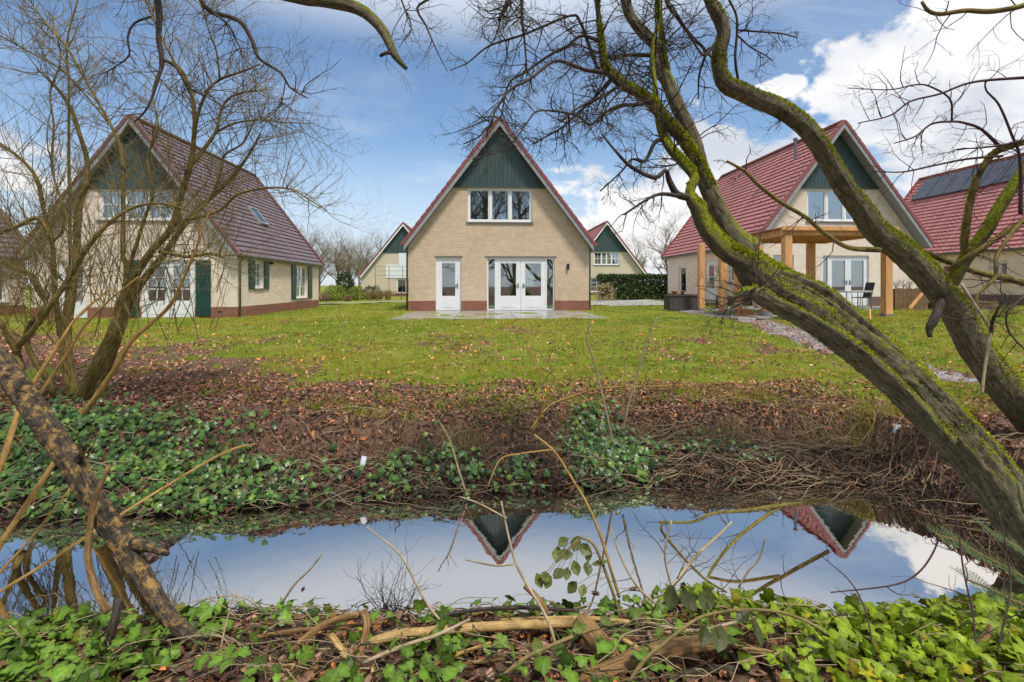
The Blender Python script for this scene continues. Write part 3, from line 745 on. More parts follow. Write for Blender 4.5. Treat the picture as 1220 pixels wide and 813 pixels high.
for q in ((0, .08, 4.6, 5.5), (.95, 1.03, 4.6, 5.5), (.08, .95, 4.6, 4.68), (.08, .95, 5.42, 5.5)): slope_box(sk, *q, -.05, .09)
so = sk.build('skylight', M['barge'], hl); slope_box(sw, .08, .95, 4.68, 5.42, .05, .065); sw.build('pane', M['glass'], so)

# --- the house on the right behind the pergola
opR = {'front': [(-.62, 1.52, .03, 2.28), (-2.9, -1.95, 1.2, 2.3), (-1.35, 1.38, 3.80, 5.24)], 'left': [(7.3, 8.4, .45, 2.1), (3.5, 4.8, .03, 2.25), (1.35, 2.15, 1.1, 2.2)],
       'back': [(-1, 1, .03, 2.2)], 'right': [(3, 4.2, 1, 2.2)]}
hr = house('red_roofed_house', (14.42, 22.4, .15), 10.2, HW, ZR, SL, NEW2, opR, 5.33, oh=.5)
tag(hr, 'pale brick house with red tiled roof and boarded gable standing behind the timber pergola', 'house')
f = wall_mapper('front', HW, 10.2); fl = wall_mapper('left', HW, 10.2)
window(f, hr, -1.35, 1.38, 3.80, 5.24, (1, .95, 1)); window(f, hr, -2.9, -1.95, 1.2, 2.3)
doorframe(f, hr, -.62, 1.52, 2.28, (-.32,)); door(f, hr, -.28, .60, .05, 2.22, (.28, .93), st=.13); door(f, hr, .61, 1.46, .05, 2.22, (.28, .93), handle=-1, st=.13)
pane(f, hr, -.56, -.35, .06, 2.22); curtain(hr, f, -.6, -.3, .06, 2.24, M['curtain']); curtain(hr, f, .95, 1.4, .06, 2.24, M['curtain_pale'], .5)
window(fl, hr, 7.3, 8.4, .45, 2.1); doorframe(fl, hr, 3.5, 4.8, 2.25); door(fl, hr, 3.56, 4.74, .05, 2.19, (.35, .9), (0, 1), st=.3); window(fl, hr, 1.35, 2.15, 1.1, 2.2)
window(wall_mapper('back', HW, 10.2), hr, -1, 1, .05, 2.2, (1, 1), sill=False); window(wall_mapper('right', HW, 10.2), hr, 3, 4.2, 1, 2.2)
pipe(hr, -.85, 1.6, 6.6, 7.85); pw = MB(); pw.box(1.0, 1.1, .31, 5, .031, 2.61); pw.build('inner_wall', M['plaster'], hr)

# --- the house further right with solar panels
opS = {'left': [(2.2, 3.1, 1.1, 2.1), (6.6, 7.6, .03, 2.2), (5.3, 6.3, .8, 2.1), (8.6, 9.4, 1.1, 2.1)], 'front': [(-1, 1, .03, 2.2)], 'back': [(-1, 1, .03, 2.2)], 'right': []}
hs_ = house('solar_house', (27.95, 22.4, .2), 11.0, HW, ZR-.1, SL, NEW2, opS, 5.33, detail=False)
tag(hs_, 'brick house with red tiled roof carrying a row of blue black solar panels', 'house')
fl = wall_mapper('left', HW, 11.0)
for q in opS['left']:
    if q[2] > .1: window(fl, hs_, *q, (1, 1))
doorframe(fl, hs_, 6.6, 7.6, 2.2); door(fl, hs_, 6.66, 7.54, .05, 2.14, (.5, .9))
window(wall_mapper('front', HW, 11), hs_, -1, 1, .05, 2.2, (1, 1), sill=False); window(wall_mapper('back', HW, 11), hs_, -1, 1, .05, 2.2, (1, 1), sill=False)
cc, ss = math.cos(math.atan(SL)), math.sin(math.atan(SL))
zz = ZR-.1
for i in range(9):
    y0 = .5+i*1.12
    def lp(d, y, n): return (-(d*cc+n*ss), y, zz-d*ss+n*cc)
    fm = MB(); V = [lp(d, y, n) for n in (.04, .09) for (d, y) in ((.35, y0), (2.05, y0), (2.05, y0+1.08), (.35, y0+1.08))]
    fm.add(V, None, [(0, 3, 2, 1), (4, 5, 6, 7), (0, 1, 5, 4), (1, 2, 6, 5), (2, 3, 7, 6), (3, 0, 4, 7)]); pn = fm.build('solar_panel', M['solar'], hs_)
    for j in range(3):
        cm = MB(); d0 = .39+j*.545; V = [lp(d, y, n) for n in (.088, .094) for (d, y) in ((d0, y0+.04), (d0+.525, y0+.04), (d0+.525, y0+1.04), (d0, y0+1.04))]
        cm.add(V, None, [(0, 3, 2, 1), (4, 5, 6, 7), (0, 1, 5, 4), (1, 2, 6, 5), (2, 3, 7, 6), (3, 0, 4, 7)]); cm.build('solar_cell', M['solar'], pn)

# --- the house at the far left edge
opE = {'right': [(7.4, 8.9, .6, 2.2), (3, 4, 1, 2.2)], 'front': [(-1, 1, .03, 2.2)], 'back': [(-1, 1, .03, 2.2)], 'left': []}
he = house('brown_roofed_house', (-24.0, 11.6, -.18), LENL, HWL, ZRL, SLL, OLD, opE, 5.06, detail=False)
tag(he, 'brick house with purple brown roof and wide side window beside the shuttered house', 'house')
fr_ = wall_mapper('right', HWL, LENL); window(fr_, he, 7.4, 8.9, .6, 2.2, (1, 1)); window(fr_, he, 3, 4, 1, 2.2)
window(wall_mapper('front', HWL, LENL), he, -1, 1, .05, 2.2, (1, 1), sill=False); window(wall_mapper('back', HWL, LENL), he, -1, 1, .05, 2.2, (1, 1), sill=False)

# --- two houses far behind
opB = {'front': [(-.7, 2.2, .5, 2.0), (.5, 1.35, 3.6, 4.8), (1.65, 2.2, 3.6, 4.8)], 'right': [(3, 4.2, 1, 2.2)], 'left': [], 'back': []}
hb = house('balcony_house', (-11.2, 52, -.2), 10, 4.15, 7.75, 1.25, FAR, opB, 4.75, detail=False)
tag(hb, 'distant gabled house with white panelled storey and balcony rail seen past the shuttered house', 'house')
f = wall_mapper('front', 4.15, 10)
window(f, hb, -.7, 2.2, .5, 2.0, (1, 1, 1)); window(f, hb, .5, 1.35, 3.6, 4.8); window(f, hb, 1.65, 2.2, 3.6, 4.8)
for q in ((-1.8, 3.0, 2.05, 3.4), (-.5, .48, 3.401, 4.64), (1.37, 1.63, 3.401, 4.64), (2.22, 2.55, 3.401, 4.64)):
    wp = MB(); wp.box(q[0], q[1], -.045, -.001, q[2], q[3]); wp.build('white_panel', M['white'], hb)
br_ = MB()
for z in (2.3, 2.75, 3.2): br_.bar((-2.6, -1.2, z), (2.8, -1.2, z), .03, .03)
for x in (-2.6, -1.25, .1, 1.45, 2.8): br_.bar((x, -1.2, 0), (x, -1.2, 3.2), .05, .05)
br_.build('balcony_rail', M['grey_metal'], hb)
window(wall_mapper('right', 4.15, 10), hb, 3, 4.2, 1, 2.2)
opC = {'front': [(-1.3, 1.35, 3.4, 4.75), (-1.7, -.35, .6, 2.1), (1.0, 2.2, .6, 2.1)], 'right': [], 'left': [(3, 4.2, 1, 2.2)], 'back': []}
hc = house('hedged_house', (9.75, 52, -.2), 10, 3.95, 7.9, 1.3, FAR, opC, 4.85, detail=False)
tag(hc, 'distant gabled house with grey green gable standing behind the clipped hedge', 'house')
f = wall_mapper('front', 3.95, 10)
window(f, hc, -1.3, 1.35, 3.4, 4.75, (1.1, .8, .8, 1.1), (1, 1)); window(f, hc, -1.7, -.35, .6, 2.1, (1,), (1, 2)); window(f, hc, 1.0, 2.2, .6, 2.1, (1,), (1, 2))
shutter(f, hc, -.3, .3, .58, 2.12); shutter(f, hc, 2.25, 2.8, .58, 2.12); window(wall_mapper('left', 3.95, 10), hc, 3, 4.2, 1, 2.2)
# ------------------------------------------------------------------ trees
def grow(mb, p, d, length, r, g, depth, up=.15, bend=.35, k=4, kids=(3, 5), shrink=.55):
    """one twig and its side twigs as thin tapering tubes"""
    n = 6; seg = length/(n-1); pts = [np.array(p, float)]; d = np.array(d, float); d /= np.linalg.norm(d)+1e-9
    for i in range(n-1):
        d = d+g.normal(0, bend*.45, 3)+np.array([0, 0, up*.25]); d /= np.linalg.norm(d); pts.append(pts[-1]+d*seg)
    pts = np.array(pts); mb.tube(pts, np.linspace(r, max(r*.35, .0009), n), k, cap=False)
    if depth > 0:
        for _ in range(int(g.integers(kids[0], kids[1]+1))):
            t = g.uniform(.2, .98)*(n-1); i = int(t); q = pts[i]+(pts[min(i+1, n-1)]-pts[i])*(t-i)
            ax = pts[min(i+1, n-1)]-pts[max(i-1, 0)]; ax /= np.linalg.norm(ax)+1e-9
            pr = g.normal(0, 1, 3); pr -= ax*np.dot(pr, ax); pr /= np.linalg.norm(pr)+1e-9
            grow(mb, q, ax*.6+pr*.8+np.array([0, 0, up]), length*shrink*g.uniform(.6, 1.15), max(r*.55*(1-.5*t/n), .0011), g, depth-1, up, bend, 3, kids, shrink)
def side_twigs(mb, path, g, count, lo, hi, rad, depth=2, up=.15, bend=.35, start=.1, kids=(3, 5), flat=1.0):
    n = len(path)
    for _ in range(count):
        i = int(min(n-2, max(1, n*(start+(1-start)*g.uniform(0, 1)))))
        ax = path[i+1, :3]-path[i-1, :3]; ax /= np.linalg.norm(ax)+1e-9
        pr = g.normal(0, 1, 3)*np.array([1, flat, 1]); pr -= ax*np.dot(pr, ax); pr /= np.linalg.norm(pr)+1e-9
        grow(mb, path[i, :3], ax*.45+pr*.9+np.array([0, 0, up]), g.uniform(lo, hi), min(rad, path[i, 3]*.7), g, depth, up, bend, 4, kids)
def moss_on(mesh, count, g, thr=.25, size=.016, amp=.6):
    me = mesh; n = len(me.polygons); c = np.empty(n*3, np.float32); nn = np.empty(n*3, np.float32); ar = np.empty(n, np.float32)
    me.polygons.foreach_get('center', c); me.polygons.foreach_get('normal', nn); me.polygons.foreach_get('area', ar)
    c = c.reshape(-1, 3); nn = nn.reshape(-1, 3)
    w = np.clip(nn[:, 2]+amp*(fbm(c[:, 0]*5+c[:, 2]*4, c[:, 2]*5+c[:, 1]*3, 77)-.5)*2-thr, 0, 1)*ar
    mb = MB()
    if w.sum() <= 0: return None
    idx = g.choice(n, count, p=w/w.sum()); s = np.sqrt(ar[idx])[:, None]
    base = c[idx]+g.normal(0, .45, (count, 3))*s; base -= nn[idx]*np.sum((base-c[idx])*nn[idx], 1)[:, None]
    up = nn[idx]*.8+g.normal(0, .45, (count, 3))+np.array([0, 0, .35]); up /= np.linalg.norm(up, axis=1)[:, None]
    sd = np.cross(up, g.normal(0, 1, (count, 3))); sd /= np.linalg.norm(sd, axis=1)[:, None]+1e-9
    h = g.uniform(.5, 1.3, (count, 1))*size
    V = np.stack([base-sd*h*.42, base+sd*h*.42, base+up*h], 1).reshape(-1, 3); i = np.arange(count)*3
    t = g.uniform(.55, 1.35, (count, 1))*np.array([[1.0, 1.0, .8]])+g.normal(0, .06, (count, 3))
    mb.add(V, np.stack([i, i+1, i+2], 1), None, np.repeat(np.clip(t, .2, 1.8), 3, 0)); return mb
def knots(mb, path, g, count, r):
    for _ in range(count):
        i = int(g.integers(3, len(path)-3)); a = g.normal(0, 1, 3); ax = path[i+1, :3]-path[i-1, :3]; ax /= np.linalg.norm(ax); a -= ax*np.dot(a, ax); a /= np.linalg.norm(a)
        p = path[i, :3]+a*path[i, 3]*.75; q = p+a*path[i, 3]*g.uniform(.3, .6)+ax*path[i, 3]*.2
        mb.tube([p, (p+q)/2, q], [path[i, 3]*.42, path[i, 3]*.36, path[i, 3]*.18], 8, .08, int(g.integers(1e6)))

# --- the big tree leaning out over the ditch from the right
ga_ = np.random.default_rng(11)
tA = empty('leaning_tree', (4.55, 3.95, -1.2)); tag(tA, 'mossy tree with thick split trunk leaning out over the water, forked into crooked limbs', 'tree')
def part_at(mb, name, mat, parent, smooth=True):
    """parts of a tree are modelled in place; keep them where they are under the Empty"""
    o = mb.build(name, mat, parent, smooth); o.location = -Vector(parent.location); return o
trunk = pix_path([(1345, 800, 46, 3.85), (1280, 706, 35, 3.98), (1220, 628, 28, 4.1), (1182, 574, 26, 4.15), (1127, 507, 24.5, 4.22), (1084, 462, 24.5, 4.3), (1038, 422, 25.5, 4.36), (1000, 394, 26, 4.4), (962, 366, 27, 4.45), (925, 346, 26, 4.5), (899, 322, 21, 4.52), (880, 292, 14, 4.53)], 4, step=.025)
mb = MB(); mb.tube(trunk[:, :3], trunk[:, 3], 64, .075, 3)
# a second fused ridge gives the split look
rg = pix_path([(1285, 680, 13, 3.94), (1207, 572, 13, 4.08), (1135, 488, 13, 4.16), (1080, 434, 12.5, 4.24), (1025, 390, 13, 4.3), (985, 357, 13, 4.36), (950, 338, 11, 4.4), (920, 325, 8, 4.44)], 4, step=.025)
mb.tube(rg[:, :3], rg[:, 3], 28, .12, 8)
rg = pix_path([(1134, 528, 9, 4.1), (1070, 460, 11, 4.2), (1010, 412, 12, 4.27), (960, 380, 11, 4.33), (918, 357, 10, 4.38), (895, 342, 7, 4.42)], 4, step=.025); mb.tube(rg[:, :3], rg[:, 3], 24, .14, 12)
tk = part_at(mb, 'trunk', M['bark_mossy'], tA)
LIMBS = [
 ('branch', 'bark_mossy', [(890, 302, 22, 4.52), (870, 277, 15, 4.54), (853, 245, 12.5, 4.57), (836, 203, 11, 4.6), (827, 168, 10, 4.62), (808, 128, 9.5, 4.66), (795, 97, 9, 4.7), (781, 77, 8, 4.73), (782, 56, 8, 4.75), (769, 42, 8, 4.77), (752, 21, 7, 4.8), (745, 0, 7, 4.82), (736, -40, 6, 4.85)]),
 ('branch', 'bark_moss_heavy', [(890, 312, 19, 4.45), (866, 299, 17, 4.42), (847, 279, 15, 4.4), (836, 262, 13, 4.39), (831, 248, 12.5, 4.38), (824, 238, 10, 4.37), (822, 227, 8, 4.37), (827, 212, 8, 4.38), (818, 199, 8, 4.4), (804, 184, 7.5, 4.42), (794, 170, 7, 4.44), (786, 150, 6, 4.46), (783, 128, 4.5, 4.48), (780, 100, 4, 4.5), (777, 60, 3, 4.53), (786, 20, 2.5, 4.56), (790, -30, 2, 4.6)]),
 ('branch', 'bark_mossy', [(846, 225, 9, 4.57), (832, 196, 8, 4.52), (819, 174, 8, 4.48), (806, 158, 8, 4.45), (792, 143, 8, 4.42), (779, 126, 8, 4.4), (764, 113, 7, 4.37), (743, 102, 6, 4.34), (726, 87, 5.5, 4.3), (719, 73, 4.5, 4.28), (717, 53, 4, 4.26), (714, 28, 3.5, 4.24), (711, 0, 3.5, 4.22), (706, -40, 3, 4.2)]),
 ('branch', 'bark_mossy', [(800, 120, 4, 4.66), (796, 100, 4, 4.8), (790, 60, 3.5, 4.95), (785, 20, 3, 5.1), (778, -30, 2.5, 5.2)]),
 ('branch', 'bark_dark', [(822, 236, 6, 4.37), (806, 231, 5.5, 4.3), (797, 215, 4.5, 4.25), (793, 203, 3, 4.22), (780, 212, 3.5, 4.2), (752, 199, 3, 4.15), (734, 181, 2, 4.1), (716, 159, 1.2, 4.05)]),
 ('branch', 'bark_dark', [(809, 233, 4, 4.3), (781, 233, 2.5, 4.2), (743, 256, 1.5, 4.1)]),
 ('branch', 'bark_dark', [(790, 166, 4, 4.44), (780, 170, 3.2, 4.4), (768, 192, 2.4, 4.35), (753, 190, 2, 4.3), (740, 205, 1.4, 4.25), (715, 228, 1, 4.2)]),
 ('branch', 'twig', [(724, 87, 4, 4.3), (700, 84, 3.2, 4.22), (685, 79, 3, 4.18), (661, 73, 2.5, 4.1), (632, 94, 2.2, 4.02), (608, 107, 2, 3.97), (591, 130, 1.8, 3.92), (585, 147, 1.5, 3.9), (572, 162, 1.2, 3.88), (552, 172, 1, 3.85)]),
 ('branch', 'twig', [(716, 50, 3, 4.26), (693, 43, 2.4, 4.3), (676, 55, 2.1, 4.33), (655, 66, 2, 4.36), (625, 87, 1.8, 4.4), (606, 101, 1.4, 4.42), (596, 145, 1, 4.44)]),
 ('branch', 'twig', [(713, 83, 3, 4.28), (702, 55, 2.6, 4.3), (691, 26, 2.3, 4.34), (679, 19, 2, 4.37), (625, 41, 1.8, 4.45), (583, 55, 1.5, 4.52), (557, 75, 1, 4.56), (536, 84, .7, 4.6)]),
 ('branch', 'twig', [(768, 122, 4, 4.38), (758, 125, 3.2, 4.33), (738, 126, 2.6, 4.28), (717, 137, 2.3, 4.2), (703, 149, 2, 4.15), (685, 137, 1.8, 4.1), (643, 132, 1.5, 4.0), (629, 145, 1.3, 3.97), (617, 162, 1.2, 3.94), (602, 178, 1, 3.9), (562, 190, .8, 3.86)]),
 ('branch', 'twig', [(730, 92, 3, 4.3), (706, 119, 2.2, 4.36), (687, 136, 1.8, 4.42), (668, 153, 1.5, 4.46), (634, 172, 1, 4.5)]),
 ('branch', 'twig', [(742, 100, 3, 4.34), (716, 116, 2.2, 4.28), (690, 128, 1.7, 4.2), (668, 146, 1.2, 4.15)]),
 ('branch', 'twig', [(776, 66, 3.5, 4.75), (742, 66, 2.4, 4.8), (728, 70, 2, 4.83), (706, 60, 1.6, 4.9), (680, 50, 1, 5.0)]),
 ('branch', 'twig', [(803, -30, 3, 4.9), (794, 0, 3, 4.9), (806, 20, 2.5, 4.9), (825, 45, 2.4, 4.9), (840, 62, 2, 4.9), (833, 90, 1.6, 4.9), (832, 118, 1, 4.9)]),
 ('branch', 'twig', [(612, -30, 5, 4.1), (605, 2, 4.2, 4.08), (594, 24, 2.5, 4.05)]),
 ('branch', 'twig', [(622, -30, 3, 4.3), (622, 20, 2.2, 4.3), (625, 50, 1.7, 4.3), (628, 90, 1, 4.3)]),
 ('branch', 'bark_mossy', [(918, 352, 14, 4.44), (900, 349, 9, 4.38), (886, 348, 7, 4.34), (880, 352, 4, 4.32), (872, 355, 1.2, 4.3)]),
]
tw = MB(); mossmb = MB()
for nm, mt, rows in LIMBS:
    big = rows[0][2] > 6; sc_ = .74 if mt == 'bark_moss_heavy' else (.88 if big else .8)
    p = pix_path([(a, b, c*sc_, y) for a, b, c, y in rows], 4.4, step=.03)
    mb = MB(); mb.tube(p[:, :3], p[:, 3], 18 if big else 7, .05 if big else .03, int(ga_.integers(1e6)))
    part_at(mb, nm, M[mt], tA)
    if mt == 'twig': side_twigs(tw, p, ga_, 22, .12, .42, .006, 2, -.08, .5, .15)
    elif mt == 'bark_dark': side_twigs(tw, p, ga_, 9, .1, .3, .006, 2, -.1, .5, .3)
    elif rows[0][2] > 3 and len(rows) > 5: side_twigs(tw, p, ga_, 34, .2, .7, .008, 2, .0, .5, .35)
    elif len(rows) > 4: side_twigs(tw, p, ga_, 18, .2, .6, .007, 2, .0, .5, .2)
o = part_at(tw, 'twigs', M['twig'], tA, False); tag(o, kind='stuff')
for src, cnt, thr in ((tk, 16000, .42), (tA.children[2], 13000, -.2), (tA.children[1], 7000, .35), (tA.children[3], 9000, .15)):
    mm = moss_on(src.data, cnt, ga_, thr, .017)
    if mm:
        mo = mm.build('moss', M['moss'], src); tag(mo, kind='stuff')

# --- the second leaning trunk, rooted on the far bank
gb = np.random.default_rng(23)
tB = empty('bowed_tree', (6.9, 5.75, -.95)); tag(tB, 'bowed tree with one long mossy trunk crossing in front of the red roofed house', 'tree')
trunk = pix_path([(1345, 620, 30, 5.75), (1290, 560, 25, 5.7), (1235, 502, 21, 5.62), (1195, 460, 18.5, 5.55), (1165, 422, 17, 5.5), (1152, 398, 16.5, 5.47), (1137, 371, 16, 5.44), (1109, 335, 15.5, 5.38), (1079, 303, 14.5, 5.32), (1045, 277, 13.5, 5.25), (1028, 253, 12.5, 5.2), (1009, 228, 11.8, 5.15), (992, 200, 11.2, 5.1), (973, 170, 11, 5.05), (956, 149, 11, 5.0), (930, 130, 10.8, 4.95), (903, 119, 10.4, 4.9), (881, 109, 10.4, 4.87), (864, 101, 10, 4.85), (857, 85, 8.4, 4.82), (857, 64, 8, 4.8), (862, 43, 7.6, 4.78), (859, 26, 8, 4.77), (851, 11, 7.5, 4.75), (846, 0, 7, 4.74), (833, -40, 6.5, 4.7)], 5, step=.04)
mb = MB(); mb.tube(trunk[:, :3], trunk[:, 3], 30, .05, 17)
rg = pix_path([(1262, 512, 10, 5.6), (1190, 437, 9.5, 5.5), (1150, 378, 9, 5.42), (1114, 325, 8, 5.36), (1085, 298, 5, 5.3)], 5, step=.04); mb.tube(rg[:, :3], rg[:, 3], 16, .1, 21)
tk = part_at(mb, 'trunk', M['bark_mossy'], tB)
LB = [
 ('bark_moss_heavy', [(1128, 348, 9, 5.4), (1150, 310, 9, 5.3), (1175, 275, 8.5, 5.2), (1195, 240, 8, 5.15), (1225, 195, 7, 5.1), (1260, 130, 6, 5.0)]),
 ('bark_olive', [(1150, 306, 5, 5.3), (1150, 280, 5, 5.2), (1160, 225, 4.5, 5.1), (1178, 190, 4, 5.05), (1200, 176, 4, 5.0), (1240, 166, 3.5, 4.95)]),
 ('bark_olive', [(1131, 322, 5, 5.3), (1160, 303, 4.5, 5.1), (1200, 276, 4, 5.0), (1240, 252, 3.5, 4.9)]),
 ('bark_olive', [(1092, 297, 4.5, 5.34), (1130, 312, 4.5, 5.5), (1160, 323, 4.5, 5.6), (1200, 332, 5, 5.7), (1250, 344, 5, 5.8)]),
 ('bark_olive', [(1048, 298, 4.2, 5.2), (1011, 295, 3.6, 5.1), (981, 277, 3.2, 5.0), (960, 259, 3, 4.95), (930, 241, 3, 4.9), (905, 222, 3, 4.85), (888, 205, 2.6, 4.82), (866, 192, 1.8, 4.8)]),
 ('bark_dark', [(1122, 358, 6, 5.3), (1112, 383, 6.5, 5.2), (1107, 392, 5, 5.18), (1108, 402, 3, 5.16)]),
 ('twig', [(880, 100, 2.2, 4.86), (876, 70, 2, 4.8), (878, 40, 1.8, 4.77), (877, 18, 1.7, 4.75), (866, -5, 1.5, 4.7), (855, -30, 1.2, 4.7)]),
 ('twig', [(878, 36, 1.6, 4.77), (905, 38, 1.4, 4.7), (930, 40, 1.2, 4.65), (950, 45, .8, 4.6)]),
 ('twig', [(878, 42, 1.4, 4.77), (895, 57, 1.2, 4.75), (912, 66, .9, 4.7), (920, 72, .6, 4.68)]),
 ('twig', [(852, 52, 2.6, 4.8), (846, 60, 2.2, 4.75), (838, 66, 1.8, 4.7), (826, 50, 1.5, 4.66), (812, 25, 1.2, 4.6), (793, -5, 1, 4.55)]),
 ('twig_purple', [(1196, 180, 2.8, 5.02), (1170, 155, 2.1, 4.95), (1150, 147, 1.9, 4.9), (1135, 145, 1.7, 4.87), (1110, 148, 1.5, 4.83), (1090, 163, 1.2, 4.8), (1065, 171, .8, 4.77)]),
 ('twig_purple', [(1134, 146, 1.5, 4.87), (1132, 119, 1.4, 4.85), (1110, 104, 1.3, 4.83), (1092, 101, 1.1, 4.82), (1060, 107, .9, 4.8), (1010, 105, .6, 4.76)]),
 ('twig_purple', [(1216, 255, 3, 5.0), (1215, 190, 2.2, 4.95), (1205, 160, 1.8, 4.92), (1190, 125, 1.6, 4.9), (1175, 108, 1.3, 4.88), (1174, 95, 1, 4.86)]),
 ('twig_purple', [(1228, 92, 2.4, 4.9), (1160, 98, 1.8, 4.85), (1120, 112, 1.6, 4.83), (1085, 121, 1.4, 4.8), (1060, 138, 1.2, 4.78), (1022, 147, .8, 4.75)]),
 ('twig_purple', [(1194, 186, 2, 5), (1150, 190, 1.6, 4.95), (1110, 198, 1.4, 4.9), (1075, 205, 1.1, 4.86), (1038, 204, .7, 4.82)]),
 ('twig_purple', [(1232, 165, 2, 4.9), (1200, 172, 1.8, 4.9), (1170, 176, 1.3, 4.86), (1140, 178, .9, 4.85)]),
 ('bark_olive', [(1240, -2, 4.2, 4.8), (1215, 8, 4, 4.8), (1180, 14, 3.8, 4.8), (1150, 13, 3.4, 4.8), (1120, 17, 3, 4.8), (1106, 13, 2.6, 4.8), (1098, 2, 2, 4.8)]),
 ('bark_olive', [(1230, 248, 3, 4.9), (1190, 300, 2.8, 4.8), (1186, 330, 2.6, 4.75), (1165, 352, 2.4, 4.7), (1162, 382, 2, 4.65)]),
 ('straw', [(1145, 338, 2.6, 4.6), (1160, 362, 2.4, 4.55), (1178, 390, 2.2, 4.5), (1178, 410, 2.2, 4.48), (1173, 440, 2, 4.45), (1170, 470, 1.8, 4.4)]),
 ('twig', [(1180, 400, 2.4, 4.5), (1184, 378, 2.2, 4.45), (1200, 352, 1.6, 4.4)]),
 ('twig', [(1238, 330, 2, 4.6), (1215, 358, 1.6, 4.5), (1200, 372, 1.5, 4.5), (1202, 395, 1.4, 4.5), (1222, 418, 1.2, 4.5)]),
]
tw = MB(); twp = MB()
for mt, rows in LB:
    p = pix_path([(a, b, c*.82, y) for a, b, c, y in rows], 5, step=.03); big = rows[0][2] > 6
    mb = MB(); mb.tube(p[:, :3], p[:, 3], 16 if big else 7, .05 if big else .03, int(gb.integers(1e6))); part_at(mb, 'branch', M[mt], tB)
    if mt == 'twig_purple': side_twigs(twp, p, gb, 12, .12, .45, .005, 2, .02, .45, .1, (2, 3))
    elif mt == 'twig': side_twigs(tw, p, gb, 9, .1, .35, .005, 2, .0, .5, .1)
    elif mt == 'bark_olive': side_twigs(twp, p, gb, 9, .2, .6, .006, 2, .05, .45, .2, (2, 3))
side_twigs(tw, trunk[-60:], gb, 10, .15, .4, .006, 2, 0, .5, .2)
tag(part_at(tw, 'twigs', M['twig'], tB, False), kind='stuff'); tag(part_at(twp, 'twigs', M['twig_purple'], tB, False), kind='stuff')
mm = moss_on(tk.data, 38000, gb, .05, .019); tag(mm.build('moss', M['moss'], tk), kind='stuff')
mm = moss_on(tB.children[1].data, 2500, gb, .05, .016); tag(mm.build('moss', M['moss'], tB.children[1]), kind='stuff')

